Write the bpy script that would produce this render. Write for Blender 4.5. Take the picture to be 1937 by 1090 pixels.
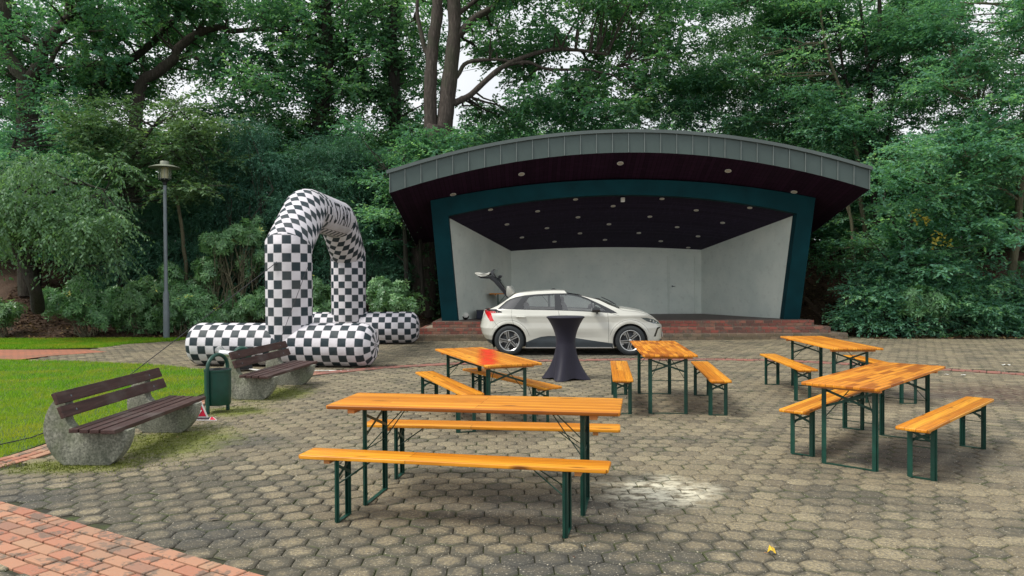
import bpy, bmesh, math, random
import numpy as np
from mathutils import Vector, Matrix
from mathutils.geometry import delaunay_2d_cdt
R = math.radians
random.seed(7)
for o in list(bpy.data.objects): bpy.data.objects.remove(o)
scene = bpy.context.scene
col = scene.collection

# ------------------------------------------------------------------ camera
FPX, PITCH, HC, ROLL = 1426.39, .0110, 1.7091, -.0056      # focal length in photo pixels (1937 wide)
cam_d = bpy.data.cameras.new('camera'); cam = bpy.data.objects.new('camera', cam_d); col.objects.link(cam)
cam_d.sensor_width = 36; cam_d.lens = 36*FPX/1937; cam_d.clip_end = 600; cam_d.clip_start = .05
cam.location = (0, 0, HC)
cam.rotation_mode = 'XYZ'
cam.matrix_world = Matrix.Translation((0, 0, HC)) @ Matrix.Rotation(math.pi/2-PITCH, 4, 'X') @ Matrix.Rotation(ROLL, 4, 'Z')
scene.camera = cam
# ------------------------------------------------------------------ light
SUN_EL, SUN_AZ = 55, -112          # azimuth from +Y towards +X
world = bpy.data.worlds.new('World'); scene.world = world; world.use_nodes = True
nt = world.node_tree; nt.nodes.clear()
wo = nt.nodes.new('ShaderNodeOutputWorld'); bg = nt.nodes.new('ShaderNodeBackground')
sky = nt.nodes.new('ShaderNodeTexSky'); sky.sky_type = 'NISHITA'; sky.sun_disc = False
sky.sun_elevation = R(SUN_EL); sky.sun_rotation = R(SUN_AZ); sky.air_density = 1.0; sky.dust_density = 3.0; sky.ozone_density = 1.0
hsv = nt.nodes.new('ShaderNodeHueSaturation'); hsv.inputs['Saturation'].default_value = .16
# overcast: the blue sky is hidden by an even pale cloud deck, faintly mottled
cn = nt.nodes.new('ShaderNodeTexNoise'); cn.inputs['Scale'].default_value = 2.2; cn.inputs['Detail'].default_value = 5
cr = nt.nodes.new('ShaderNodeValToRGB'); cr.color_ramp.elements[0].color = (5.6, 5.9, 6.25, 1); cr.color_ramp.elements[1].color = (7.3, 7.4, 7.55, 1)
cr.color_ramp.elements[0].position = .3; cr.color_ramp.elements[1].position = .7
tcw = nt.nodes.new('ShaderNodeTexCoord')
nt.links.new(tcw.outputs['Generated'], cn.inputs['Vector']); nt.links.new(cn.outputs['Fac'], cr.inputs['Fac'])
mx = nt.nodes.new('ShaderNodeMix'); mx.data_type = 'RGBA'; mx.inputs[0].default_value = .8
nt.links.new(sky.outputs[0], hsv.inputs['Color']); nt.links.new(hsv.outputs[0], mx.inputs[6]); nt.links.new(cr.outputs[0], mx.inputs[7])
nt.links.new(mx.outputs[2], bg.inputs[0]); bg.inputs[1].default_value = .12
nt.links.new(bg.outputs[0], wo.inputs[0])
sun_d = bpy.data.lights.new('sun', 'SUN'); sun_d.energy = 2.2; sun_d.angle = R(16); sun_d.color = (1, .95, .86)
sun = bpy.data.objects.new('sun', sun_d); col.objects.link(sun)
sd = Vector((math.sin(R(SUN_AZ))*math.cos(R(SUN_EL)), math.cos(R(SUN_AZ))*math.cos(R(SUN_EL)), math.sin(R(SUN_EL))))
sun.rotation_euler = sd.to_track_quat('Z', 'Y').to_euler()
scene.view_settings.view_transform = 'Standard'; scene.view_settings.look = 'None'
scene.view_settings.exposure = .48; scene.view_settings.gamma = 1
scene.cycles.use_denoising = True; scene.cycles.max_bounces = 10; scene.cycles.diffuse_bounces = 6; scene.cycles.transparent_max_bounces = 16
scene.cycles.use_adaptive_sampling = True; scene.cycles.sample_clamp_indirect = 8

def ray(px, py):
    "direction (with y=1) through a pixel of the photograph"
    cr_, sr_ = math.cos(ROLL), math.sin(ROLL); a, b = px-968.5, py-545
    X = a*cr_+b*sr_; Y = -a*sr_+b*cr_; u = -Y/FPX; c, s = math.cos(PITCH), math.sin(PITCH)
    dy = c+u*s
    return Vector((X/FPX/dy, 1, (-s+u*c)/dy))
def gnd(px, py, z=0.): r = ray(px, py); t = (z-HC)/r.z; return (r.x*t, r.y*t)
def at(px, py, d): r = ray(px, py); return Vector((r.x*d, d, HC+r.z*d))

# ------------------------------------------------------------------ object helpers
def tag(o, label=None, cat=None, group=None, kind=None):
    if label: o['label'] = label
    if cat: o['category'] = cat
    if group: o['group'] = group
    if kind: o['kind'] = kind
    return o
def empty(name, loc=(0, 0, 0), rz=0, label=None, cat=None, group=None):
    o = bpy.data.objects.new(name, None); col.objects.link(o); o.location = loc; o.rotation_euler = (0, 0, rz); o.empty_display_size = .2
    return tag(o, label, cat, group)
def mkmesh(name, V, F, mat=None, smooth=False, attr=None, uv=None):
    me = bpy.data.meshes.new(name)
    V = np.asarray(V, dtype=np.float32).reshape(-1, 3)
    if isinstance(F, np.ndarray):
        n, k = F.shape
        me.vertices.add(len(V)); me.vertices.foreach_set('co', V.ravel())
        me.loops.add(n*k); me.loops.foreach_set('vertex_index', F.astype(np.int32).ravel())
        me.polygons.add(n); me.polygons.foreach_set('loop_start', np.arange(0, n*k, k, dtype=np.int32)); me.polygons.foreach_set('loop_total', np.full(n, k, dtype=np.int32))
        me.update(calc_edges=True)
    else:
        me.from_pydata([tuple(v) for v in V.tolist()], [], F); me.update()
    if mat: me.materials.append(mat)
    if smooth: me.polygons.foreach_set('use_smooth', [True]*len(me.polygons))
    if attr is not None:
        for an, a in attr.items():
            at_ = me.attributes.new(an, 'FLOAT', 'POINT'); at_.data.foreach_set('value', np.asarray(a, dtype=np.float32))
    if uv is not None:
        ul = me.uv_layers.new(name='UVMap'); li = np.zeros(len(me.loops), dtype=np.int32); me.loops.foreach_get('vertex_index', li)
        if len(uv) == len(V): ul.data.foreach_set('uv', np.asarray(uv, dtype=np.float32)[li].ravel())
        else: ul.data.foreach_set('uv', np.asarray(uv, dtype=np.float32).ravel())
    return me
def obj(name, me, parent=None):
    o = bpy.data.objects.new(name, me); col.objects.link(o)
    if parent: o.parent = parent
    return o
def copy_tree(o, parent=None):
    c = o.copy(); col.objects.link(c)
    if parent: c.parent = parent
    for ch in [x for x in bpy.data.objects if x.parent == o]: copy_tree(ch, c)
    return c
class MB:
    "collects shapes into one mesh"
    def __init__(s): s.V = []; s.F = []
    def add(s, V, F, M=None):
        b = len(s.V)
        for v in V: s.V.append(tuple(M @ Vector(v)) if M is not None else tuple(v))
        for f in F: s.F.append([i+b for i in f])
        return s
    def box(s, c, d, M=None):
        x, y, z = c; a, b, e = d[0]/2, d[1]/2, d[2]/2
        V = [(x+i*a, y+j*b, z+k*e) for k in (-1, 1) for j in (-1, 1) for i in (-1, 1)]
        return s.add(V, [(0, 2, 3, 1), (4, 5, 7, 6), (0, 1, 5, 4), (2, 6, 7, 3), (0, 4, 6, 2), (1, 3, 7, 5)], M)
    def bar(s, p, q, w, h, up=(0, 0, 1)):
        p, q = Vector(p), Vector(q); d = q-p; L = d.length; x = d/L; u = Vector(up)
        if abs(x.dot(u)) > .98: u = Vector((0, 1, 0)) if abs(x.y) < .9 else Vector((1, 0, 0))
        y = u.cross(x).normalized(); z = x.cross(y); m = (p+q)/2
        M = Matrix(((x.x, y.x, z.x, m.x), (x.y, y.y, z.y, m.y), (x.z, y.z, z.z, m.z), (0, 0, 0, 1)))
        return s.box((0, 0, 0), (L, w, h), M)
    def tube(s, path, r, n=8, cap=True):
        P = [Vector(p) for p in path]; m = len(P); rr = r if hasattr(r, '__len__') else [r]*m
        b = len(s.V); t0 = (P[1]-P[0]).normalized(); nrm = t0.orthogonal().normalized()
        for i in range(m):
            t = ((P[min(i+1, m-1)]-P[max(i-1, 0)])).normalized()
            nrm = (nrm - t*nrm.dot(t)).normalized(); bi = t.cross(nrm)
            for k in range(n):
                a = 2*math.pi*k/n; s.V.append(tuple(P[i]+(nrm*math.cos(a)+bi*math.sin(a))*rr[i]))
        for i in range(m-1):
            for k in range(n):
                k2 = (k+1) % n; s.F.append([b+i*n+k, b+i*n+k2, b+(i+1)*n+k2, b+(i+1)*n+k])
        if cap: s.F.append([b+k for k in range(n)][::-1]); s.F.append([b+(m-1)*n+k for k in range(n)])
        return s
    def lathe(s, prof, n=24, M=None, c=(0, 0, 0), cap=False):
        V = []; F = []; m = len(prof)
        for (r, z) in prof:
            for k in range(n): a = 2*math.pi*k/n; V.append((c[0]+r*math.cos(a), c[1]+r*math.sin(a), c[2]+z))
        for i in range(m-1):
            for k in range(n): k2 = (k+1) % n; F.append([i*n+k, i*n+k2, (i+1)*n+k2, (i+1)*n+k])
        if cap: F.append([k for k in range(n)][::-1]); F.append([(m-1)*n+k for k in range(n)])
        return s.add(V, F, M)
    def prism(s, poly, a, b, axis='y', M=None):
        "2-D outline extruded from a to b along axis"
        n = len(poly)
        def P(u, v, w): return (u, w, v) if axis == 'y' else ((w, u, v) if axis == 'x' else (u, v, w))
        V = [P(u, v, a) for u, v in poly]+[P(u, v, b) for u, v in poly]
        F = [list(range(n)), list(range(2*n-1, n-1, -1))]+[[i, i+n, (i+1) % n+n, (i+1) % n] for i in range(n)]
        return s.add(V, F, M)
    def build(s, name, mat, parent=None, smooth=False, bevel=0, seg=2, autosmooth=None):
        me = bpy.data.meshes.new(name); me.from_pydata(s.V, [], s.F); me.update()
        bm = bmesh.new(); bm.from_mesh(me); bmesh.ops.recalc_face_normals(bm, faces=bm.faces)
        if bevel:
            es = [e for e in bm.edges if len(e.link_faces) == 2 and e.calc_face_angle(0) > .5]
            bmesh.ops.bevel(bm, geom=es, offset=bevel, segments=seg, affect='EDGES', profile=.6)
        if smooth:
            lim = autosmooth or .6
            for f in bm.faces: f.smooth = True
            for e in bm.edges:
                if len(e.link_faces) == 2 and e.calc_face_angle(0) > lim: e.smooth = False
        bm.to_mesh(me); bm.free()
        if mat: me.materials.append(mat)
        return obj(name, me, parent)

# ------------------------------------------------------------------ materials
class NT:
    def __init__(s, name):
        s.m = bpy.data.materials.new(name); s.m.use_nodes = True; s.t = s.m.node_tree; s.N = s.t.nodes; s.L = s.t.links
        s.b = s.N['Principled BSDF']; s.out = s.N['Material Output']
    def n(s, typ, **kw):
        x = s.N.new('ShaderNode'+typ)
        for k, v in kw.items(): setattr(x, k, v)
        return x
    def l(s, a, b): s.L.new(a, b)
    def co(s, kind='Object'): return s.n('TexCoord').outputs[kind]
    def pos(s): return s.n('NewGeometry').outputs['Position']
    def noise(s, scale, detail=4, vec=None, rough=.55, dist=0):
        x = s.n('TexNoise'); x.inputs['Scale'].default_value = scale; x.inputs['Detail'].default_value = detail; x.inputs['Roughness'].default_value = rough; x.inputs['Distortion'].default_value = dist
        if vec is not None: s.l(vec, x.inputs['Vector'])
        return x.outputs['Fac']
    def ramp(s, f, stops):
        x = s.n('ValToRGB'); e = x.color_ramp.elements
        while len(e) < len(stops): e.new(.5)
        for i, (p, c) in enumerate(stops):
            e[i].position = p; e[i].color = (c, c, c, 1) if not hasattr(c, '__len__') else (*c[:3], 1)
        s.l(f, x.inputs[0]); return x.outputs[0]
    def mix(s, f, a, b, blend='MIX'):
        x = s.n('Mix', data_type='RGBA', blend_type=blend)
        for i, v in ((0, f), (6, a), (7, b)):
            if isinstance(v, bpy.types.NodeSocket): s.l(v, x.inputs[i])
            elif i == 0: x.inputs[0].default_value = v
            else: x.inputs[i].default_value = (*v[:3], 1) if hasattr(v, '__len__') else (v, v, v, 1)
        return x.outputs[2]
    def math(s, op, a, b=0., c=None):
        x = s.n('Math', operation=op)
        for i, v in enumerate((a, b, c)):
            if v is None: continue
            if isinstance(v, bpy.types.NodeSocket): s.l(v, x.inputs[i])
            else: x.inputs[i].default_value = v
        return x.outputs[0]
    def mapping(s, vec, scale=(1, 1, 1), loc=(0, 0, 0), rot=(0, 0, 0)):
        x = s.n('Mapping'); x.inputs['Scale'].default_value = scale; x.inputs['Location'].default_value = loc; x.inputs['Rotation'].default_value = rot
        s.l(vec, x.inputs['Vector']); return x.outputs[0]
    def bump(s, h, strength=.3, dist=.01):
        x = s.n('Bump'); x.inputs['Strength'].default_value = strength; x.inputs['Distance'].default_value = dist
        s.l(h, x.inputs['Height']); s.l(x.outputs[0], s.b.inputs['Normal']); return x
    def set(s, color=None, rough=None, metal=None, spec=None, coat=None):
        for k, v in (('Base Color', color), ('Roughness', rough), ('Metallic', metal), ('Specular IOR Level', spec), ('Coat Weight', coat)):
            if v is None: continue
            if isinstance(v, bpy.types.NodeSocket): s.l(v, s.b.inputs[k])
            elif k == 'Base Color': s.b.inputs[k].default_value = (*v[:3], 1)
            else: s.b.inputs[k].default_value = v
        return s.m
def simple(name, c, rough=.6, metal=0, var=.15, scale=6, bump=0, spec=.5, coat=0, bscale=60):
    m = NT(name); co = m.co()
    f = m.noise(scale, 5, co)
    d = m.mix(m.ramp(f, [(.3, 0.), (.7, 1.)]), tuple(x*(1-var) for x in c), tuple(min(1, x*(1+var)) for x in c))
    m.set(d, rough, metal, spec, coat)
    if bump: m.bump(m.noise(bscale, 4, co), bump, .005)
    return m.m

M = {}
M['green_metal'] = simple('green_painted_steel', (.004, .052, .036), .42, 0, .25, 9)
M['teal_render'] = simple('teal_painted_wall', (.0015, .036, .046), .75, 0, .22, 1.5, .15, .15)
M['zinc'] = simple('zinc_cladding', (.070, .100, .094), .5, .3, .10, 1.3)
M['concrete_cap'] = simple('zinc_cap', (.10, .125, .12), .45, .35, .1, 1.3)
M['seam'] = simple('zinc_seam', (.17, .20, .19), .4, .4)
M['black'] = simple('black_plastic', (.012, .014, .018), .5, 0, .2)
M['dark_blue'] = simple('dark_blue_case', (.008, .012, .03), .5)
M['rubber'] = simple('tyre_rubber', (.022, .027, .030), .75, 0, .2, 20)
M['alu'] = simple('brushed_aluminium', (.62, .63, .63), .28, .9, .05)
M['steel_grey'] = simple('grey_painted_steel', (.15, .18, .20), .45, .2, .15, 3)
M['white_plastic'] = simple('white_plastic', (.75, .75, .72), .4)
M['lamp_off_white'] = simple('unlit_lamp_glass', (.55, .51, .42), .35, 0, .08)
M['red_paint'] = simple('red_sign_paint', (.62, .015, .05), .4, 0, .05)
M['white_paint'] = simple('white_sign_paint', (.78, .76, .74), .45, 0, .04)
M['rope'] = simple('dark_rope', (.03, .03, .035), .8)
def stage_wall():
    m = NT('white_painted_brick'); co = m.co('Object')
    g = m.n('NewGeometry'); sx = m.n('SeparateXYZ'); m.l(co, sx.inputs[0])
    cx = m.n('CombineXYZ'); m.l(m.math('ADD', sx.outputs[0], sx.outputs[1]), cx.inputs[0]); m.l(sx.outputs[2], cx.inputs[1])
    bt = m.n('TexBrick'); m.l(cx.outputs[0], bt.inputs['Vector']); bt.inputs['Scale'].default_value = 1
    bt.inputs['Brick Width'].default_value = .25; bt.inputs['Row Height'].default_value = .083; bt.inputs['Mortar Size'].default_value = .006; bt.inputs['Mortar Smooth'].default_value = .6
    f = m.noise(1.1, 6, co); f2 = m.noise(7, 5, co)
    c = m.mix(m.ramp(f, [(.3, 0.), (.7, 1.)]), (.54, .61, .56), (.68, .73, .66))
    c = m.mix(m.math('MULTIPLY', m.ramp(f2, [(.55, 0.), (.8, 1.)]), .25), c, (.22, .22, .2))
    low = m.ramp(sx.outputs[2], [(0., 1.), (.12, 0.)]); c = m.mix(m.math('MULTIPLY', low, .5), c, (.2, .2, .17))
    m.set(c, .75); h = m.math('ADD', m.math('MULTIPLY', bt.outputs['Fac'], -1.), m.math('MULTIPLY', m.noise(40, 3, co), .4))
    m.bump(h, .35, .004); return m.m
M['stage_wall'] = stage_wall()
def slats(name, c1, c2, axis, w):
    m = NT(name); co = m.co(); sx = m.n('SeparateXYZ'); m.l(co, sx.inputs[0])
    v = m.math('DIVIDE', sx.outputs[axis], w); fr = m.math('FRACT', v); fl = m.math('FLOOR', v)
    wn = m.n('TexWhiteNoise', noise_dimensions='1D'); m.l(fl, wn.inputs['W'])
    edge = m.math('LESS_THAN', fr, .1)
    c = m.mix(wn.outputs['Value'], c1, c2); c = m.mix(edge, c, tuple(x*.3 for x in c1))
    st = m.noise(1.0, 5, m.mapping(co, (3, 14, 3) if axis == 0 else (14, 3, 3)))
    c = m.mix(m.math('MULTIPLY', m.ramp(st, [(.5, 0.), (.8, 1.)]), .35), c, tuple(x*2.2 for x in c2))
    m.set(c, .7, 0, .15); m.bump(edge, -.5, .01) ; return m.m
M['soffit'] = slats('soffit_boards', (.018, .006, .018), (.030, .010, .028), 0, .12)
M['ceiling'] = slats('ceiling_boards', (.020, .014, .034), (.030, .021, .050), 1, .12)
def per_island(name, stops, mortar=None, rough=.85, speck=.3, dirt=True, nscale=1.6):
    m = NT(name); g = m.n('NewGeometry'); p = g.outputs['Position']
    c = m.ramp(g.outputs['Random Per Island'], stops)
    f = m.noise(nscale*2.2, 10, p, .72); c = m.mix(m.math('MULTIPLY', m.ramp(f, [(.52, 0.), (.565, 1.)]), .75 if dirt else 0.), c, (.11, .095, .075))
    f3 = m.noise(90, 3, p); c = m.mix(m.math('MULTIPLY', m.ramp(f3, [(.4, 0.), (.7, 1.)]), speck), c, (.35, .30, .24))
    m.set(c, rough); m.bump(f3, .3, .004); return m.m
M['stair_brick'] = per_island('stair_brick', [(0., (.10, .055, .045)), (.35, (.20, .06, .045)), (.7, (.30, .075, .055)), (1., (.26, .15, .10))], speck=.15)
M['band_brick'] = per_island('terracotta_paver', [(0., (.36, .14, .085)), (.5, (.44, .20, .12)), (.8, (.40, .23, .14)), (1., (.27, .13, .09))], speck=.2, nscale=2.2)
M['far_red_brick'] = per_island('dull_red_paver', [(0., (.20, .085, .065)), (1., (.30, .12, .09))], speck=.1, nscale=2)
M['mortar'] = simple('mortar', (.30, .26, .20), .95, 0, .3, 20, .4)

# ------------------------------------------------------------------ ground
def pip(P, poly):
    "points inside polygon"
    x, y = P[:, 0], P[:, 1]; ins = np.zeros(len(P), bool); n = len(poly)
    for i in range(n):
        x1, y1 = poly[i]; x2, y2 = poly[(i+1) % n]
        c = ((y1 > y) != (y2 > y)) & (x < (x2-x1)*(y-y1)/((y2-y1) if y2 != y1 else 1e-9)+x1); ins ^= c
    return ins
def dpath(P, path):
    d = np.full(len(P), 1e9)
    for a, b in zip(path[:-1], path[1:]):
        a, b = np.array(a), np.array(b); ab = b-a; t = np.clip(((P-a)@ab)/(ab@ab), 0, 1); d = np.minimum(d, np.linalg.norm(P-a-t[:, None]*ab, axis=1))
    return d
LAWN = [(-40, 17.4), (-11.37, 16.89), (-9.36, 16.45), (-7.26, 15.63), (-5.92, 14.73), (-5.0, 12.93), (-4.72, 11.7), (-4.7, 10.56), (-4.92, 9.49), (-4.98, 8.08), (-5.0, 7.39), (-5.5, 6.8), (-7, 6.1), (-12, 4), (-40, 4)]
STRIP = [(-40, 23.4), (-15.2, 22.9), (-11.4, 22.9), (-9.6, 22.7), (-9.7, 21.9), (-10.6, 20.9), (-10.7, 19.8), (-12.97, 19.35), (-40, 19.3)]
REDPATH = [(-40, 17.4), (-11.37, 16.89), (-10.9, 16.85), (-10.7, 17.7), (-9.9, 18.6), (-10.8, 19.3), (-12.97, 19.35), (-40, 19.3)]
PLAZA = [(-10.7, 19.8), (-10.6, 20.9), (-9.7, 21.9), (-9.5, 22.65), (-6, 22.6), (-2.3, 22.5), (-2.3, 22.0), (9, 22.0), (9.3, 23.2), (10.3, 21.9), (11.2, 21.25), (14, 20.95), (19, 20.7), (19, 1.5), (-9, 1.5), (-9, 5.2), (-7, 6.1), (-5.5, 6.8), (-5.0, 7.39), (-4.98, 8.08), (-4.92, 9.49), (-4.7, 10.56), (-4.72, 11.7), (-5.0, 12.93), (-5.92, 14.73), (-7.26, 15.63), (-9.36, 16.45), (-10.6, 16.7)]
BAND = [(-8, 5.1), (-6, 6.0), (-5.0, 6.75), (-4.80, 7.5), (-4.72, 9.11), (-4.50, 10.01), (-4.43, 11.37), (-4.35, 12.6), (-3.73, 13.95), (-2.6, 14.95), (-1.24, 15.6), (.62, 16.1), (2.59, 16.25), (4.56, 16.1), (5.86, 15.75), (8.13, 14.1), (9.01, 13.41), (11, 11.3), (13, 8)]
CORNER = [(-5.2+.0, 6.25), (-3.82, 5.43), (-1.55, 4.06), (.6, 2.76)]   # centre line of the wide band at lower left
LAWN, STRIP, REDPATH, PLAZA, BAND, CORNER = [[(x, y*.989) for x, y in q] for q in (LAWN, STRIP, REDPATH, PLAZA, BAND, CORNER)]
def yb(x):
    x = min(max(x, -20), 20); l = 1/(1+math.exp((x+2.6)*6)); r = 1/(1+math.exp(-(x-9.4)*6)); return 22.75*l+21.9*r+27.2*(1-l-r) - .0*r
def hterr(x, y):
    if abs(x) > 1e3: return 0
    d = y-yb(x)
    if x > 10: d = y-(22.4-.0*(x-10))
    t = min(max(d/10, 0), 1); h = 3.3*t*t*(3-2*t)
    return h + (.07*math.sin(x*2.1+y)*math.sin(y*1.7-x*.6)+.05*math.sin(x*5.3)*math.sin(y*4.1))*min(max(d, 0), 1)
def soil():
    m = NT('woodland_soil'); p = m.pos(); f = m.noise(3, 8, p, .65); f2 = m.noise(30, 5, p, .7)
    c = m.ramp(f2, [(.3, (.035, .022, .016)), (.55, (.095, .055, .036)), (.75, (.19, .11, .065))])
    c = m.mix(m.math('MULTIPLY', m.ramp(f, [(.55, 0.), (.7, 1.)]), .5), c, (.03, .05, .018))
    m.set(c, .95); m.bump(f2, .8, .03); return m.m
M['soil'] = soil()
xs = np.concatenate([np.linspace(-140, -24, 18), np.linspace(-22, 24, 139), np.linspace(26, 140, 18)])
ys = np.concatenate([np.linspace(-60, 18, 12), np.linspace(19, 44, 90), np.linspace(46, 170, 16)])
gv = [(x, y, hterr(x, y)-.03 - (.0 if y > 21 else .0)) for y in ys for x in xs]; nx = len(xs)
gf = np.array([(j*nx+i, j*nx+i+1, (j+1)*nx+i+1, (j+1)*nx+i) for j in range(len(ys)-1) for i in range(nx-1)])
tag(obj('ground', mkmesh('ground', gv, gf, M['soil'], True)), kind='structure')

def sheet(name, poly, z, mat):
    me = bpy.data.meshes.new(name); me.from_pydata([(x, y, z) for x, y in poly], [], [list(range(len(poly)))]); me.materials.append(mat)
    return tag(obj(name, me), kind='structure')
def blob(m, p, c, r, soft=.5):
    v = m.n('Mapping'); v.vector_type = 'POINT'; m.l(p, v.inputs['Vector'])
    v.inputs['Location'].default_value = (-c[0]/r[0], -c[1]/r[1], 0); v.inputs['Scale'].default_value = (1/r[0], 1/r[1], 0)
    ln = m.n('VectorMath', operation='LENGTH'); m.l(v.outputs[0], ln.inputs[0])
    d = m.math('ADD', ln.outputs['Value'], m.math('MULTIPLY', m.math('SUBTRACT', m.noise(3.2, 5, p, .65), .5), 1.3))
    return m.ramp(d, [(1-soft, 1.), (1., 0.)])
def paver():
    m = NT('hexagonal_concrete_pavers'); g = m.n('NewGeometry'); p = g.outputs['Position']
    rim = m.n('Attribute', attribute_name='rim').outputs['Fac']
    base = m.ramp(g.outputs['Random Per Island'], [(0., (.165, .135, .082)), (.3, (.225, .185, .112)), (.7, (.265, .22, .132)), (1., (.31, .26, .158))])
    sp = m.noise(48, 4, p, .7); c = m.mix(m.math('MULTIPLY', m.ramp(sp, [(.42, 1.), (.56, 0.)]), .75), base, (.09, .08, .065))
    # grime: some whole slabs dark, and grime creeping in from the joints
    big = m.noise(.55, 6, p, .6); mid = m.noise(2.3, 6, m.mapping(p, loc=(7, 3, 0)), .65)
    dn = m.math('ADD', m.math('MULTIPLY', big, .8), m.math('MULTIPLY', mid, .55))
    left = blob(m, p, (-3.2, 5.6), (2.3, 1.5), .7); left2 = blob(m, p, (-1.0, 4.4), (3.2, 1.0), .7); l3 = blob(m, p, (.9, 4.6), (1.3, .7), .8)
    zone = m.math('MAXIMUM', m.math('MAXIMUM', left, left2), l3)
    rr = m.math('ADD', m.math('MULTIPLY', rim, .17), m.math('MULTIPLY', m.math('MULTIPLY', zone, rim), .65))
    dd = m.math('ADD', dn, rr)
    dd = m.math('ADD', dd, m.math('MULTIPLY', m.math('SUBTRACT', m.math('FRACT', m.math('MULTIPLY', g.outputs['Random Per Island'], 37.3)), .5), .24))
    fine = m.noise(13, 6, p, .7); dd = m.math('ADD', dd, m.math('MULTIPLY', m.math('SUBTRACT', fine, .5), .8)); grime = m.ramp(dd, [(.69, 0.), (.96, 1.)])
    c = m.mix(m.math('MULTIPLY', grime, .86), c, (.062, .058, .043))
    for ce, ra in (((-2.9, 8.0), (.75, .55)), ((-2.0, 5.1), (.7, .35)), ((-4.0, 5.9), (.7, .5)), ((.45, 5.6), (1.3, .7)), ((.35, 4.45), (.9, .45)), ((5.9, 10.9), (1.0, .45)), ((3.9, 7.2), (1.3, 1.0)), ((1.2, 17.2), (3.4, 1.3))):  # dark blobs: shade below tables and car painted into the slabs, plus stains
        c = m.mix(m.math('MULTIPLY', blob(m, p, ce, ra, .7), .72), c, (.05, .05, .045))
    # moss in the damp spots under the seats
    gr = m.noise(9, 6, p, .7)
    for ce, ra in (((-3.65, 8.0), (.8, 1.05)), ((-4.1, 7.0), (.75, .35)), ((-3.6, 11.4), (.7, .95)), ((-3.65, 9.9), (.6, .5))):
        c = m.mix(m.math('MULTIPLY', blob(m, p, ce, ra, .6), m.ramp(gr, [(.35, 1.), (.7, .55)])), c, (.13, .155, .012))
    ms = m.math('MULTIPLY', m.ramp(rim, [(.75, 0.), (1., 1.)]), m.ramp(mid, [(.48, 0.), (.60, .9)]))
    c = m.mix(ms, c, (.06, .085, .02))
    sp2 = m.noise(62, 3, m.mapping(p, loc=(3, 1, 0)), .7); c = m.mix(m.math('MULTIPLY', m.ramp(sp2, [(.60, 0.), (.68, 1.)]), .75), c, (.62, .56, .43))
    # spilled pale sand, and brown gravel at the right
    du = m.noise(6.5, 7, m.mapping(p, (1, 1.6, 1)), .7)
    du = m.math('MULTIPLY', blob(m, p, (1.15, 6.05), (.62, .60), .8), m.ramp(du, [(.42, 0.), (.54, .95)]))
    c = m.mix(du, c, (.74, .70, .54))
    gv_ = m.math('MULTIPLY', blob(m, p, (7.3, 11.0), (2.1, 1.5), .8), m.ramp(m.noise(11, 6, p, .75), [(.38, 0.), (.54, .95)]))
    c = m.mix(gv_, c, (.07, .038, .028))
    m.set(c, m.ramp(m.noise(1.3, 4, p), [(.3, .78), (.7, .95)]))
    m.bump(m.math('ADD', m.noise(110, 3, p), m.math('MULTIPLY', m.noise(18, 3, p), .5)), .45, .004); return m.m
M['paver'] = paver()
def joint():
    m = NT('mossy_joint_sand'); p = m.pos(); f = m.noise(5, 6, p, .7)
    c = m.ramp(f, [(.35, (.022, .020, .015)), (.5, (.034, .036, .016)), (.7, (.06, .085, .02))]); m.set(c, .95); m.bump(m.noise(60, 3, p), .6, .01); return m.m
M['joint'] = joint()
sheet('paving_bed', PLAZA, -.012, M['joint'])
# hexagonal slabs, each one its own bevelled stone of the paving
A = .21; rad = A/math.sqrt(3)
rot = R(1.5); cs, sn = math.cos(rot), math.sin(rot)
I, J = np.meshgrid(np.arange(-110, 120), np.arange(-20, 150)); I = I.ravel(); J = J.ravel()
hx = (I+.5*(J % 2))*A; hy = J*A*math.sqrt(3)/2
C = np.stack([hx*cs-hy*sn, hx*sn+hy*cs+1.5], 1)
keep = pip(C, PLAZA) & (dpath(C, BAND) > .27) & (dpath(C, CORNER) > .36)
dist = np.linalg.norm(C, axis=1); vis = np.abs(C[:, 0]) < C[:, 1]*.80+2.2
C = C[keep & vis]; N = len(C); rng = np.random.default_rng(3)
ang = np.arange(6)*math.pi/3+math.pi/6+rot; uv6 = np.stack([np.cos(ang), np.sin(ang)], 1)
tilt = rng.normal(0, .006, (N, 2)); dz = rng.normal(0, .0014, N)
def ring(r): return C[:, None, :]+uv6[None]*r
def zz(X, z): return z+dz[:, None]+((X-C[:, None, :])*tilt[:, None, :]).sum(2)
Rg = [C[:, None, :], ring(rad*.62), ring(rad-.009), ring(rad-.0042)]
V = np.concatenate([np.concatenate([r, zz(r, z)[:, :, None]], 2) for r, z in zip(Rg, (.001, 0, 0, -.009))], 1)
rimv = np.tile(np.array([0]+[.25]*6+[.85]*6+[1.]*6, dtype=np.float32), N)
tf = []
for k in range(6):
    k2 = (k+1) % 6; tf.append((0, 1+k, 1+k2))
    for b in (1, 7): tf += [(b+k, b+6+k, b+6+k2), (b+k, b+6+k2, b+k2)]
F = (np.array(tf)[None]+(np.arange(N)*19)[:, None, None]).reshape(-1, 3)
tag(obj('paving', mkmesh('paving', V.reshape(-1, 3), F, M['paver'], False, {'rim': rimv})), kind='structure')

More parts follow.
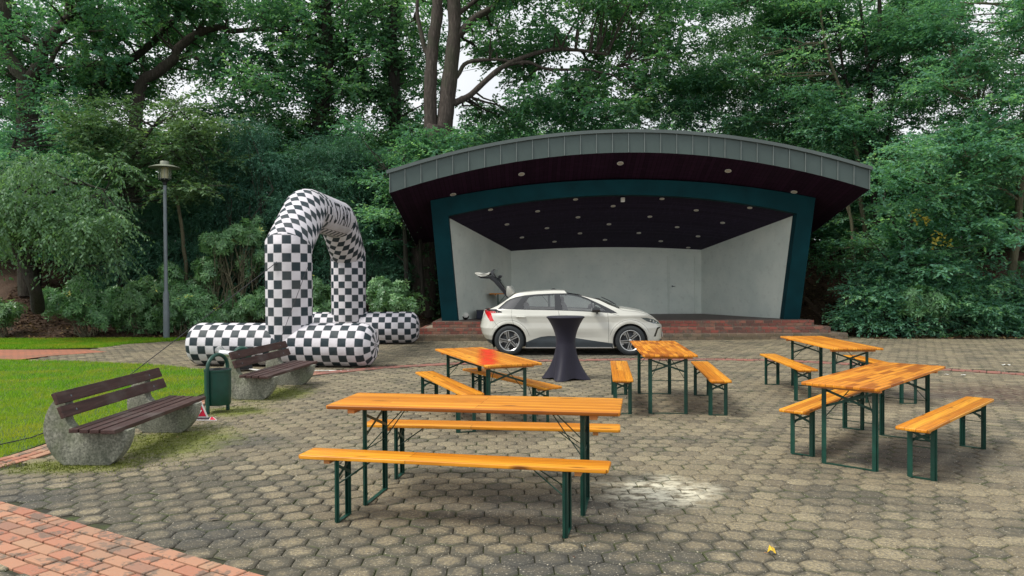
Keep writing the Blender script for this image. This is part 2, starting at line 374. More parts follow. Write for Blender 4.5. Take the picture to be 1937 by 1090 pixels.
def brick_top(mb, c, d, L, W, z, h=.03, jit=.004):
    "one paver with a softened top edge; c centre, d unit direction"
    nx_, ny_ = -d[1], d[0]; a = random.gauss(0, .022); dx, dy = d[0]*math.cos(a)-d[1]*math.sin(a), d[0]*math.sin(a)+d[1]*math.cos(a); nx_, ny_ = -dy, dx
    z += random.gauss(0, .0012); b = .005; V = []
    for (l, w, zz_) in ((L/2, W/2, z-h), (L/2, W/2, z-b), (L/2-b, W/2-b, z)):
        for sx, sy in ((-1, -1), (1, -1), (1, 1), (-1, 1)): V.append((c[0]+dx*l*sx+nx_*w*sy, c[1]+dy*l*sx+ny_*w*sy, zz_))
    F = [(8, 9, 10, 11)]+[(i, (i+1) % 4, (i+1) % 4+4, i+4) for i in range(4)]+[(i+4, (i+1) % 4+4, (i+1) % 4+8, i+8) for i in range(4)]
    mb.add(V, F)
def band(name, path, rows, W, L, mat, z=.003):
    mb = MB(); P = [np.array(p, float) for p in path]; tot = 0; seg = []
    for a, b in zip(P[:-1], P[1:]): l = np.linalg.norm(b-a); seg.append((tot, l, a, b)); tot += l
    def pt(s):
        for t0, l, a, b in seg:
            if s <= t0+l or (a is seg[-1][2]): d = (b-a)/l; return a+d*(s-t0), d
    for r in range(rows):
        off = (r-(rows-1)/2)*(W+.008); s = -random.random()*L
        while s < tot+.2:
            l = L*random.choice((1, 1, 1, .5, 1)); c, d = pt(max(s+l/2, 0)); _, d1 = pt(max(min(s+l/2+.15, tot-.01), 0)); _, d0 = pt(max(s+l/2-.15, 0)); d = (d+d0+d1)/np.linalg.norm(d+d0+d1)
            brick_top(mb, (c[0]-d[1]*off, c[1]+d[0]*off), d, l-.016, W-.010, z); s += l
    return tag(mb.build(name, mat), kind='structure')
band('brick_edging', BAND[:9], 3, .105, .21, M['band_brick'])
band('brick_edging_far', BAND[8:], 2, .15, .22, M['far_red_brick'], .004)
band('brick_path_near', [(p[0], p[1]) for p in CORNER], 6, .108, .22, M['band_brick'], .005)
def redpath():
    m = NT('red_path_bricks'); p = m.pos(); bt = m.n('TexBrick'); m.l(m.mapping(p, rot=(0, 0, .2)), bt.inputs['Vector']); bt.inputs['Scale'].default_value = 1
    bt.inputs['Brick Width'].default_value = .2; bt.inputs['Row Height'].default_value = .1; bt.inputs['Mortar Size'].default_value = .006
    bt.inputs['Color1'].default_value = (.42, .15, .08, 1); bt.inputs['Color2'].default_value = (.33, .13, .08, 1); bt.inputs['Mortar'].default_value = (.08, .06, .04, 1)
    c = m.mix(m.math('MULTIPLY', m.ramp(m.noise(.9, 6, p), [(.45, 0.), (.7, 1.)]), .6), bt.outputs['Color'], (.14, .11, .07)); m.set(c, .9); return m.m
sheet('red_path', REDPATH, .004, redpath())

# ------------------------------------------------------------------ grass
def lawn_mat():
    m = NT('lawn_soil'); p = m.pos(); c = m.ramp(m.noise(8, 6, p), [(.3, (.035, .075, .012)), (.7, (.07, .12, .02))]); m.set(c, .95); return m.m
M['lawn'] = lawn_mat()
sheet('lawn', LAWN, -.004, M['lawn']); sheet('lawn_strip', STRIP, -.004, M['lawn'])
def leaf_mat(name, stops, trans=.35, rough=.5, tcol=1.5, spec=.3, gain=1.):
    "leaves: colour varies from leaf to leaf and clump to clump, a share of the light passes through"
    m = NT(name); r = m.n('Attribute', attribute_name='rnd').outputs['Fac']
    stops = [(a_, tuple(min(.9, k_*gain) for k_ in b_)) for a_, b_ in stops]
    c = m.ramp(r, stops); oi = m.n('ObjectInfo').outputs['Random']
    hs = m.n('HueSaturation'); hs.inputs['Saturation'].default_value = .88; m.l(c, hs.inputs['Color']); m.l(m.math('ADD', m.math('MULTIPLY', oi, .03), .485), hs.inputs['Hue']); m.l(m.math('ADD', m.math('MULTIPLY', oi, .35), .8), hs.inputs['Value'])
    c = hs.outputs[0]
    m.set(c, rough, 0, spec); tr = m.n('BsdfTranslucent'); t2 = m.mix(1., c, (tcol*1.1, tcol*1.15, tcol*.55), 'MULTIPLY'); m.l(t2, tr.inputs[0])
    ms = m.n('MixShader'); ms.inputs[0].default_value = trans; m.l(m.b.outputs[0], ms.inputs[1]); m.l(tr.outputs[0], ms.inputs[2]); m.l(ms.outputs[0], m.out.inputs[0]); return m.m
def grass_mat():
    m = NT('grass_blades'); r = m.n('Attribute', attribute_name='rnd').outputs['Fac']; p = m.pos()
    c = m.ramp(r, [(0., (.085, .22, .010)), (.5, (.16, .35, .018)), (1., (.29, .48, .035))])
    dry = m.ramp(m.noise(1.1, 8, p, .7), [(.46, 0.), (.62, .8)]); c = m.mix(dry, c, (.38, .38, .04))
    y = m.n('SeparateXYZ'); m.l(p, y.inputs[0]); nb = m.ramp(m.math('DIVIDE', y.outputs[1], 20.), [(.35, .55), (.62, 0.)]); c = m.mix(nb, c, (.40, .40, .035))
    m.set(c, .6, 0, .2); tr = m.n('BsdfTranslucent'); m.l(m.mix(1., c, (1.3, 1.5, .7), 'MULTIPLY'), tr.inputs[0]); ms = m.n('MixShader'); ms.inputs[0].default_value = .35
    m.l(m.b.outputs[0], ms.inputs[1]); m.l(tr.outputs[0], ms.inputs[2]); m.l(ms.outputs[0], m.out.inputs[0]); return m.m
M['grass'] = grass_mat()
def blades(P, h, w, rg):
    n = len(P); a = rg.uniform(0, 2*np.pi, n); h = h*rg.uniform(.5, 1.3, n); ln = rg.normal(0, .45, (n, 2))*h[:, None]
    dx = np.stack([np.cos(a), np.sin(a)], 1)*w/2
    V = np.zeros((n, 3, 3)); V[:, 0, :2] = P-dx; V[:, 1, :2] = P+dx; V[:, 2, :2] = P+ln; V[:, 2, 2] = h
    return V.reshape(-1, 3), np.arange(3*n).reshape(-1, 3), np.repeat(rg.random(n), 3)
rg = np.random.default_rng(5)
Pn = np.stack([rg.uniform(-12.6, -4.2, 190000), rg.uniform(6, 17.3, 190000)], 1); dn = Pn[:, 1]
Pn = Pn[pip(Pn, LAWN) & (rg.random(len(Pn)) < np.clip(11/dn, .3, 1)) & (Pn[:, 0] > -dn*.70-.4)]
V, F, r_ = blades(Pn, .045, .009, rg); V[:, 2] -= .004
tag(obj('grass', mkmesh('grass', V, F, M['grass'], False, {'rnd': r_}))  , kind='stuff', label='short green lawn grass behind the park benches')
Pn = np.stack([rg.uniform(-16, -9.4, 60000), rg.uniform(19.3, 23.2, 60000)], 1); Pn = Pn[pip(Pn, STRIP)]
V, F, r_ = blades(Pn, .06, .014, rg)
tag(obj('grass', mkmesh('grass', V, F, M['grass'], False, {'rnd': r_})), kind='stuff', label='narrow strip of grass in front of the rhododendron bed')
# moss and grass tufts creeping over the edge of the paving
Pn = []
for c_, s_, k in (((-3.75, 8.0), (.35, .55), 2600), ((-4.2, 6.95), (.42, .12), 1500), ((-3.6, 11.5), (.3, .5), 1500), ((-3.7, 9.95), (.25, .25), 500)): Pn.append(rg.normal(0, 1, (k, 2))*s_+c_)
Pn = np.concatenate(Pn); V, F, r_ = blades(Pn, .014, .01, rg)
M['moss'] = simple('olive_moss', (.12, .15, .014), .95, 0, .4, 9)
tag(obj('moss', mkmesh('moss', V, F, M['moss'], False, {'rnd': r_})), kind='stuff', label='low moss on the pavers around the concrete benches')
# leaf litter on the beds and scattered over the paving
def litter(name, P, Z, s, mat, lab, rg):
    n = len(P); a = rg.uniform(0, 6.28, n); s = s*rg.uniform(.5, 1.4, n); u = np.stack([np.cos(a), np.sin(a), rg.normal(0, .25, n)], 1); v = np.stack([-np.sin(a), np.cos(a), rg.normal(0, .25, n)], 1)
    c = np.concatenate([P, Z[:, None]], 1); V = np.stack([c-u*s[:, None], c-v*s[:, None]*.45, c+u*s[:, None], c+v*s[:, None]*.45], 1)
    tag(obj(name, mkmesh(name, V.reshape(-1, 3), np.arange(4*n).reshape(-1, 4), mat, False, {'rnd': np.repeat(rg.random(n), 4)})), kind='stuff', label=lab)
M['litter'] = leaf_mat('dead_leaves', [(0., (.05, .028, .018)), (.5, (.12, .06, .03)), (.85, (.20, .12, .05)), (1., (.34, .24, .06))], .1)
Pl = np.stack([rg.uniform(-18, 18, 60000), rg.uniform(21, 30, 60000)], 1); Z = np.array([hterr(x, y) for x, y in Pl]); ok = (Pl[:, 1] > np.array([yb(x) if x < 10 else 20.9 for x in Pl[:, 0]])-.1) & ((Pl[:, 0] < -1.9) | (Pl[:, 0] > 8.7))
litter('leaf_litter', Pl[ok], Z[ok]+.01, .06, M['litter'], 'brown leaf litter on the soil under the trees', rg)
Pl = np.stack([rg.uniform(-9, 14, 500), 4+18*rg.random(500)**1.2], 1); Pl = Pl[pip(Pl, PLAZA)]
litter('leaf_debris', Pl, np.full(len(Pl), .012), .014, M['litter'], 'tiny crumbs of dead leaf scattered over the paving', rg)

# ------------------------------------------------------------------ open-air stage
M['stair_brick_mossy'] = per_island('mossy_stair_brick', [(0., (.10, .085, .05)), (.5, (.15, .11, .07)), (1., (.20, .15, .10))], speck=.15)
M['tread'] = per_island('tread_brick', [(0., (.11, .07, .055)), (.5, (.15, .085, .065)), (1., (.19, .12, .09))], speck=.15)
ST = dict(cx=3.193, cy=22.247, yaw=-.013, zf=.503, a0=5.274, t=.475, lean=.557, out=.251, zE=3.56, zM=4.126, D=3.712, b=3.267, zB=2.697, zBM=.109, F=1.814, R=6.488, rE=4.097, rM=5.147, band=.579, s0=5.5, s1=.5, bE=4.005, bM=4.558)
S = type('S', (), ST); HP = S.bE-S.zf
def fr(z): return (z-S.zf)/HP
stage = empty('concert_stage', (S.cx, S.cy, 0), S.yaw, 'open-air concert stage with dark teal frame, white walls and curved grey metal roof', 'stage')
W2S = stage.matrix_basis if False else Matrix.Translation((S.cx, S.cy, 0)) @ Matrix.Rotation(S.yaw, 4, 'Z')
# portal frame (pillars and curved beam in one piece)
NA = 33; outer = []; inner = []
hwo = S.a0+S.out; hwi = S.a0-S.t+S.out*fr(S.zE)
outer.append((-S.a0, S.zf)); inner.append((-(S.a0-S.t), S.zf))
for i in range(NA):
    k = -1+2*i/(NA-1); outer.append((k*hwo, S.bE+(S.bM-S.bE)*(1-k*k))); inner.append((k*hwi, S.zE+(S.zM-S.zE)*(1-k*k)))
outer.append((S.a0, S.zf)); inner.append((S.a0-S.t, S.zf))
V = []; F = []; n = len(outer)
for dep in (0, .35):
    for pts_ in (outer, inner):
        for u, z in pts_: V.append((u, -S.lean*fr(z)+dep, z))
for i in range(n-1):
    F += [(i, i+1, n+i+1, n+i), (2*n+i, 3*n+i, 3*n+i+1, 2*n+i+1), (i, 2*n+i, 2*n+i+1, i+1), (n+i, n+i+1, 3*n+i+1, 3*n+i)]
mb = MB(); mb.add(V, F); mb.build('portal_frame', M['teal_render'], stage, bevel=.008)
# walls
def zceil(u, v):
    "underside of the inner ceiling in stage coordinates"
    t = min(max((v+.25)/(S.D+.25), 0), 1); hw = hwi*(1-t)+S.b*t; k = u/hw
    return (S.zE+(S.zM-S.zE)*(1-k*k))*(1-t)+(S.zB+S.zBM*(1-k*k))*t
for s in (-1, 1):
    V = []; nv = 13
    for j in range(nv):
        t = j/(nv-1)
        for z_ in range(9):
            q = z_/8; z = S.zf*(1-q)+q*((S.zE*(1-t)+S.zB*t)+.12)
            ub = (S.a0-S.t+S.out*fr(z))*(1-t)+S.b*t; vb = (.34-S.lean*fr(z))*(1-t)+S.D*t
            V.append((s*(ub-.002), vb, z))
    nvv = len(V); V += [(x+s*.25, y, z) for x, y, z in V]
    F = []
    for j in range(nv-1):
        for k in range(8):
            a = j*9+k; F += [(a, a+1, a+10, a+9), (nvv+a, nvv+a+9, nvv+a+10, nvv+a+1)]
    F += [(k, nvv+k, nvv+k+1, k+1) for k in range(8)]
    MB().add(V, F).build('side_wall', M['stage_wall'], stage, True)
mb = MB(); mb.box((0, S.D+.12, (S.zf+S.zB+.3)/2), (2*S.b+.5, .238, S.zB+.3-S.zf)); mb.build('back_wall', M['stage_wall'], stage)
mb = MB(); mb.box((0, S.D-.015, S.zB-.06), (2*S.b-.02, .03, .06)); mb.build('wall_ledge', M['stage_wall'], stage)
door = MB().box((2.60, S.D-.012, S.zf+.97), (.84, .03, 1.86)).build('door', M['stage_wall'], stage)
MB().bar((2.15, S.D-.015, S.zf+.02), (2.15, S.D-.015, S.zf+1.96), .05, .04).bar((3.05, S.D-.015, S.zf+.02), (3.05, S.D-.015, S.zf+1.96), .05, .04).bar((2.12, S.D-.015, S.zf+1.97), (3.08, S.D-.015, S.zf+1.97), .04, .05).build('door_frame', M['stage_wall'], door)
MB().tube([(2.27, S.D-.03, S.zf+.95), (2.27, S.D-.07, S.zf+.95), (2.36, S.D-.07, S.zf+.95)], .010, 6).lathe([(0, 0), (.03, 0), (.03, .008), (0, .008)], 12, Matrix.Translation((2.27, S.D-.028, S.zf+.95)) @ Matrix.Rotation(R(90), 4, 'X')).build('handle', M['steel_grey'], door)
# inner ceiling
V = []; F = []; nu, nvv = 41, 15
for j in range(nvv):
    v = -.25+(S.D+.25)*j/(nvv-1); t = j/(nvv-1); hw = hwi*(1-t)+S.b*t+.05
    for i in range(nu): u = (-1+2*i/(nu-1))*hw; V.append((u, v, zceil(u, v)))
nn = len(V); V += [(x, y, z+.05) for x, y, z in V]
for j in range(nvv-1):
    for i in range(nu-1): a = j*nu+i; F += [(a, a+nu, a+nu+1, a+1), (nn+a, nn+a+1, nn+a+nu+1, nn+a+nu)]
MB().add(V, F).build('ceiling', M['ceiling'], stage, True)
# roof: soffit and top, arched across, falling to the back
def zsoff(u, v):
    A = S.rE+(S.rM-S.rE)*(1-(u/S.R)**2); B = S.bE+(S.bM-S.bE)*(1-(u/hwo)**2)+.02
    if v <= -S.lean: t = (v+S.F)/(S.F-S.lean); return A*(1-t)+B*t
    return B-.235*(v+S.lean)
vs_ = np.concatenate([np.linspace(-S.F, -S.lean, 7), np.linspace(-.3, 4.3, 10)]); nu = 61; V = []; F = []
for v in vs_:
    for i in range(nu): u = (-1+2*i/(nu-1))*S.R; V.append((u, v, zsoff(u, v)))
for j in range(len(vs_)-1):
    for i in range(nu-1): a = j*nu+i; F.append((a, a+nu, a+nu+1, a+1))
soff = MB().add(V, F).build('soffit', M['soffit'], stage, True)
def ztop(u, v):
    A = S.rE+(S.rM-S.rE)*(1-(u/S.R)**2)+S.band; return A-.19*(v+S.F)
V = []; F = []
for v in vs_:
    for i in range(nu): u = (-1+2*i/(nu-1))*(S.R+.03); V.append((u, v-.02 if v == vs_[0] else v, ztop(u, v)))
for j in range(len(vs_)-1):
    for i in range(nu-1): a = j*nu+i; F.append((a, a+1, a+nu+1, a+nu))
MB().add(V, F).build('roof_covering', M['zinc'], stage, True)
fas = MB(); V = []; F = []
rim = [((-1+2*i/(nu-1))*S.R, -S.F) for i in range(nu)]
side = [(S.R, v) for v in vs_[1:]]; rim = [(-a, b) for a, b in side[::-1]]+rim+side
V = [(u, v, zsoff(u, v)-.015) for u, v in rim]+[(u, v, ztop(u, v)-.05) for u, v in rim]; n = len(rim)
F = [(i, i+1, n+i+1, n+i) for i in range(n-1)]; fas.add(V, F); fo = fas.build('fascia', M['zinc'], stage, True)
cap = MB(); path = [(u+(.035 if u > S.R-.01 else -.035 if u < -S.R+.01 else 0), v-.035*(v <= -S.F+.01), ztop(u, v)-.02) for u, v in rim]
for a, b in zip(path[:-1], path[1:]):
    if (Vector(b)-Vector(a)).length > .02: cap.bar(a, b, .07, .09)
cap.build('roof_edge_cap', M['concrete_cap'], stage)
class SM:
    def bar(s, *a, **k): MB().bar(*a, **k).build('standing_seam', M['seam'], stage)
seam = SM()
us = np.arange(-S.R+.0, S.R+.01, 2*S.R/30)
for u in us:
    u = float(min(max(u, -S.R+.012), S.R-.012)); seam.bar((u, -S.F-.012, zsoff(u, -S.F)-.012), (u, -S.F-.012, ztop(u, -S.F)-.06), .018, .034, up=(0, 1, 0))
for s in (-1, 1):
    for v in np.arange(-S.F+.42, 4.2, .42): seam.bar((s*(S.R+.012), v, zsoff(S.R, v)-.01), (s*(S.R+.012), v, ztop(S.R, v)-.06), .022, .014)
# floor, steps of brick
MB().box((0, (S.D-S.s1)/2+.2, S.zf-.06), (2*S.s0-.03, S.D+S.s1+.35, .11)).build('stage_floor', simple('brown_floor_tiles', (.085, .062, .056), .55, 0, .25, 4), stage)
for i in range(3):
    core = MB(); br = MB(); tr = MB()
    zt = S.zf*(3-i)/3; hw = S.s0+.34*i; vf = -S.s1-.34*i
    core.box((0, (vf+.012+S.D)/2, zt/2-.004-.001*i), (2*hw-.03, S.D-vf-.03, zt-.006))
    H = .166; hb = .070
    for c_ in range(2):
        z0 = zt-H+c_*.083+.006; off = .13 if (c_+i) % 2 else 0; x = -hw-off
        while x < hw-.02:
            L = .245; a, b = max(x, -hw), min(x+L, hw)
            if b-a > .03: br.box(((a+b)/2, vf+.055, z0+hb/2), (b-a-.012, .11+random.uniform(-.003, .003), hb))
            x += .255
        for s in (-1, 1):
            v = vf+.12+(.06 if c_ else 0)
            while v < vf+2.4: br.box((s*(hw-.055), v+.12, z0+hb/2), (.11, .235, hb)); v += .25
    so = core.build('step', M['mortar'], stage); br.build('riser_bricks', M['stair_brick' if i < 2 else 'stair_brick_mossy'], so)
    x = -hw+.005
    while x < hw-.04: tr.box((x+.058, vf+.235, zt-.018), (.108, .22, .034)); x += .118
    tr.build('tread_bricks', M['tread'], so)
# recessed ceiling lights: where the photo shows them on the boards
M['lens'] = M['lamp_off_white']
def drop(px, py, zf_, lo, hi):
    r = ray(px, py); inv = W2S.inverted(); f0 = None
    for k in range(2000):
        t = 18+k*.005; p = inv @ Vector((r.x*t, t, HC+r.z*t))
        if not (lo < p.y < hi) : continue
        if p.z >= zf_(p.x, p.y): return p
    return None
inl = [(720+a/2.66, 230+b/2.66) for a, b in ((553, 443), (790, 451), (981, 391), (636, 517), (993, 481), (837, 536), (711, 583), (875, 604), (1003, 562), (1129, 595), (1149, 516), (1170, 425))]+[(1180+a/2.535, 230+b/2.535) for a, b in ((183, 370), (347, 425), (604, 413), (125, 456), (256, 506), (474, 485), (72, 534), (177, 573), (356, 550), (309, 604))]
sol = [(720+a/2.66, 230+b/2.66) for a, b in ((709, 264), (1206, 210), (365, 367))]+[(1180+a/2.535, 230+b/2.535) for a, b in ((500, 236), (816, 337))]
def light(p, f, r=.072):
    e = .05; nrm = Vector((-(f(p.x+e, p.y)-f(p.x-e, p.y))/(2*e), -(f(p.x, p.y+e)-f(p.x, p.y-e))/(2*e), 1)).normalized()
    Mx = Matrix.Translation((p.x, p.y, f(p.x, p.y)-.012)) @ nrm.to_track_quat('Z', 'Y').to_matrix().to_4x4()
    o = MB().lathe([(.0, .010), (r, .010), (r, .004), (r-.012, .001), (r-.016, .006), (0, .006)], 20, Mx).build('ceiling_light', M['white_plastic'], stage, True)
    MB().lathe([(0, .0035), (r-.018, .0035), (r-.018, .008)], 16, Mx).build('lens', M['lens'], o)
for px, py in inl:
    p = drop(px, py, zceil, -.3, 3.6)
    if p: light(p, zceil)
for px, py in sol:
    p = drop(px, py, zsoff, -S.F, 4)
    if p: light(p, zsoff, .09)
# small floodlight on the middle of the beam
fl = W2S @ Vector((.06, -S.lean+.38, S.zM-.10))
sp_ = empty('spotlight', fl, 0, 'small pale spotlight fixed under the middle of the teal beam', 'spotlight')
MB().box((0, 0, 0), (.11, .14, .13)).build('housing', M['white_plastic'], sp_, bevel=.012)
MB().bar((-.07, 0, -.02), (-.07, 0, .12), .012, .02).bar((.07, 0, -.02), (.07, 0, .12), .012, .02).bar((-.07, 0, .12), (.07, 0, .12), .02, .012).build('bracket', M['black'], sp_)
MB().box((0, -.0725, 0), (.085, .004, .10)).build('lens', M['lamp_off_white'], sp_)

# ------------------------------------------------------------------ beer tables and benches
def pine(name, lam, base, contrast, scale=(1, 1, 1)):
    m = NT(name); co = m.co('Object'); oi = m.n('ObjectInfo').outputs['Random']
    off = m.n('CombineXYZ'); m.l(m.math('MULTIPLY', oi, 31.), off.inputs[0]); m.l(m.math('MULTIPLY', oi, 4.71), off.inputs[1])
    va = m.n('VectorMath', operation='ADD'); m.l(co, va.inputs[0]); m.l(off.outputs[0], va.inputs[1]); p = va.outputs[0]
    bt = m.n('TexBrick'); m.l(p, bt.inputs['Vector']); bt.inputs['Scale'].default_value = 1; bt.inputs['Brick Width'].default_value = lam[0]; bt.inputs['Row Height'].default_value = lam[1]; bt.offset = .37; bt.offset_frequency = 3
    bt.inputs['Mortar Size'].default_value = .0022; bt.inputs['Color1'].default_value = (0, 0, 0, 1); bt.inputs['Color2'].default_value = (1, 1, 1, 1); bt.inputs['Mortar'].default_value = (.1, .1, .1, 1)
    gr = m.noise(4.2, 9, m.mapping(p, (.45, 16, 6)), .72, .5); gr2 = m.noise(11, 4, m.mapping(p, (.25, 9, 9)), .6)
    lo, hi = base; c = m.ramp(bt.outputs['Color'], [(0., tuple(v*(1-.55*contrast) for v in lo)), (.22, tuple(v*(1-.2*contrast) for v in lo)), (.5, tuple((a+b)/2 for a, b in zip(lo, hi))), (1., hi)])
    c = m.mix(m.math('MULTIPLY', m.ramp(gr, [(.44, 0.), (.58, 1.)]), .55), c, (.34, .085, .006)); c = m.mix(m.math('MULTIPLY', m.ramp(gr2, [(.55, 0.), (.7, 1.)]), .45), c, (.86, .42, .05))
    vo = m.n('TexVoronoi'); m.l(m.mapping(p, (2.1, 11, 5)), vo.inputs['Vector']); vo.inputs['Scale'].default_value = 1; vo.inputs['Randomness'].default_value = 1
    kn = m.math('MULTIPLY', m.ramp(vo.outputs['Distance'], [(.09, 1.), (.20, 0.)]), m.ramp(m.noise(1.9, 3, p), [(.44, 0.), (.50, .95)]))
    c = m.mix(kn, c, (.13, .04, .008))
    c = m.mix(m.math('MULTIPLY', m.math('LESS_THAN', bt.outputs['Fac'], -1.) if False else bt.outputs['Fac'], .8), c, (.16, .045, .006))
    m.set(c, m.ramp(gr, [(.3, .36), (.7, .5)]), 0, .3, .06); m.b.inputs['Coat Roughness'].default_value = .2; m.bump(gr, .12, .003); return m.m
M['pine_long'] = pine('varnished_pine', (1.9, .062), ((.66, .23, .014), (.86, .38, .035)), .35)
M['pine_block'] = pine('varnished_pine_blocks', (.36, .058), ((.52, .15, .008), (.86, .36, .03)), .8)
M['pine_bench'] = pine('varnished_pine_bench', (2.6, .085), ((.68, .24, .010), (.86, .39, .030)), .4)
M['batten'] = simple('pine_batten', (.52, .22, .06), .5, 0, .2, 5)
def slab(L, W, T, mat, parent, name, r=.010):
    "top with clipped corners and rounded edges"
    c = .018; x, y = L/2, W/2
    poly = [(-x+c, -y), (x-c, -y), (x, -y+c), (x, y-c), (x-c, y), (-x+c, y), (-x, y-c), (-x, -y+c)]
    return poly
def trestle(kind, L, W, H, lx, span, mat, name, label=None, cat=None, group=None):
    t = empty(name); T = .027; poly = slab(L, W, T, mat, t, '')
    mb = MB(); mb.prism(poly, H-T, H, 'z'); mb.build('tabletop' if kind == 'T' else 'seat', mat, t, True, bevel=.0075, seg=3)
    hy = W/2-.03
    for s in (-1, 1):
        MB().box((s*(lx/2+.085), 0, H-T-.018), (.055 if kind == 'T' else .045, 2*hy-.02, .034)).build('batten', M['batten'], t, bevel=.003)
        x = s*lx/2; y = span/2; lf = MB(); w = .034; top = H-T-.002
        for q in (-1, 1):                      # angle-iron legs, leaning in slightly
            xb = x+s*.0; lf.bar((xb, q*y, 0.0), (x, q*y, top), .004, w); lf.bar((xb-s*.015, q*(y+.0), 0.0), (x-s*.015, q*y, top), w, .004, up=(0, 0, 1)) if False else None
            M1 = Matrix.Identity(4)
            lf.box((x, q*y, top/2), (.032, .005, top)); lf.box((x+s*.016, q*(y-.015), top/2), (.005, .032, top))
        lf.box((x, 0, .006), (.032, span, .006)); lf.box((x, 0, top-.004), (.032, span, .006))
        lfo = lf.build('leg_frame', M['green_metal'], t)
        zc = top-.055 if kind == 'T' else top-.04; zd = zc-(.16 if kind == 'T' else .09)
        MB().bar((x-s*.004, -y, zd), (x-s*.004, y, zc), .004, .022, up=(1, 0, 0) if False else (0, 0, 1)).bar((x-s*.012, -y, zc), (x-s*.012, y, zd), .004, .022).build('cross_brace', M['green_metal'], lfo)
        if kind == 'T' or True:
            zr = .42 if kind == 'T' else .27
            MB().tube([(x, -y, zr), (x, y, zr)], .004, 6).build('stretcher', M['green_metal'], lfo)
        sl = .27 if kind == 'T' else .24; mb = MB()
        for q in (-1, 1):
            mb.tube([(x, q*y*.97, zr), (x-s*sl, q*.03, H-T-.006)], .0045, 6)
        mb.tube([(x-s*sl, -.05, H-T-.006), (x-s*sl, .05, H-T-.006)], .006, 6); mb.build('folding_stay', M['green_metal'], lfo)
    return t

def place(o, x, y, a, z=0., label=None, cat=None, group=None): o.location = (x, y, z); o.rotation_euler = (0, 0, a); return tag(o, label, cat, group)
GT, GB = 'folding beer tables on the plaza', 'folding beer benches on the plaza'
t_long = trestle('T', 2.2, .67, .77, 1.65, .46, M['pine_long'], 'beer_table')
t_block = trestle('T', 2.2, .67, .77, 1.65, .46, M['pine_block'], 'beer_table')
place(t_long, -.271, 5.80, -.175, 0, 'orange pine beer table nearest to the viewer, in the middle foreground', 'table', GT)
place(t_block, 2.038, 10.363, 1.487, 0, 'end on beer table with patchwork top by the front wheel of the car', 'table', GT)
place(copy_tree(t_long), -.36, 9.40, 1.931, 0, 'beer table with a red stain on its top, left of the cocktail table', 'table', GT)
place(copy_tree(t_long), 4.646, 11.128, 1.539, 0, 'orange beer table farthest back on the right before the brick steps', 'table', GT)
place(copy_tree(t_block), 3.596, 7.39, .823, 0, 'broad beer table with patchwork top set diagonally in the right foreground', 'table', GT)
bench0 = trestle('B', 2.2, .255, .471, 1.62, .20, M['pine_bench'], 'beer_bench')
spots = [(-.43, 5.236, -.212, 'orange pine bench nearest to the viewer, in front of the foreground table'), (-.188, 6.462, -.136, 'orange pine bench behind the foreground table, seen below its top'),
 (4.04, 6.961, .794, 'bench to the right of the diagonal patchwork table'), (3.321, 7.879, .867, 'bench on the left of the diagonal patchwork table, partly under its top'),
 (4.102, 11.284, 1.489, 'bench on the left of the rearmost beer table near the brick steps'), (5.38, 11.0, 1.54, 'bench right of the rearmost beer table, mostly hidden by table tops'),
 (1.484, 10.325, 1.455, 'end on bench to the left of the patchwork table by the car'), (2.667, 10.206, 1.445, 'end on bench to the right of the patchwork table by the car'),
 (-.811, 9.206, 1.932, 'bench on the left of the table with the red stain'), (-.062, 9.623, 2.077, 'bench to the right of the red stained table, pointing at the cocktail table')]
for i, (x, y, a, lb) in enumerate(spots): place(bench0 if i == 0 else copy_tree(bench0), x, y, a, 0, lb, 'bench', GB)
# the red paint stain across one table top
def stain():
    m = NT('red_paint_stain'); e = m.n('Attribute', attribute_name='rim').outputs['Fac']; e = m.math('MULTIPLY', e, m.ramp(m.noise(7, 5, m.pos()), [(.3, .45), (.6, 1.)]))
    m.set((.80, .035, .006), .4); tr = m.n('BsdfTransparent'); ms = m.n('MixShader'); m.l(e, ms.inputs[0]); m.l(tr.outputs[0], ms.inputs[1]); m.l(m.b.outputs[0], ms.inputs[2]); m.l(ms.outputs[0], m.out.inputs[0]); return m.m
t2 = [o for o in bpy.data.objects if o.get('label', '').startswith('beer table with a red')][0]
inv = (Matrix.Translation(t2.location) @ Matrix.Rotation(1.931, 4, 'Z')).inverted(); zs = .7715
q_ = [inv @ Vector((*gnd(px, py, zs), zs)) for px, py in ((896, 690.5), (950, 689), (944, 661), (900, 660.5))]; V = []; e_ = []
for i in range(13):
    for j in range(5): a_ = q_[0].lerp(q_[1], i/12); b_ = q_[3].lerp(q_[2], i/12); V.append(tuple(a_.lerp(b_, j/4))); e_.append(math.sin(math.pi*i/12)**1.5*.9)
obj('paint_stain', mkmesh('paint_stain', V, np.array([(i*5+j, i*5+5+j, i*5+6+j, i*5+1+j) for i in range(12) for j in range(4)]), stain(), False, {'rim': e_}), t2)
place(copy_tree(t_long), .37, 24.4, .03, S.zf, 'beer table standing on the stage floor behind the raised tailgate of the car', 'table')

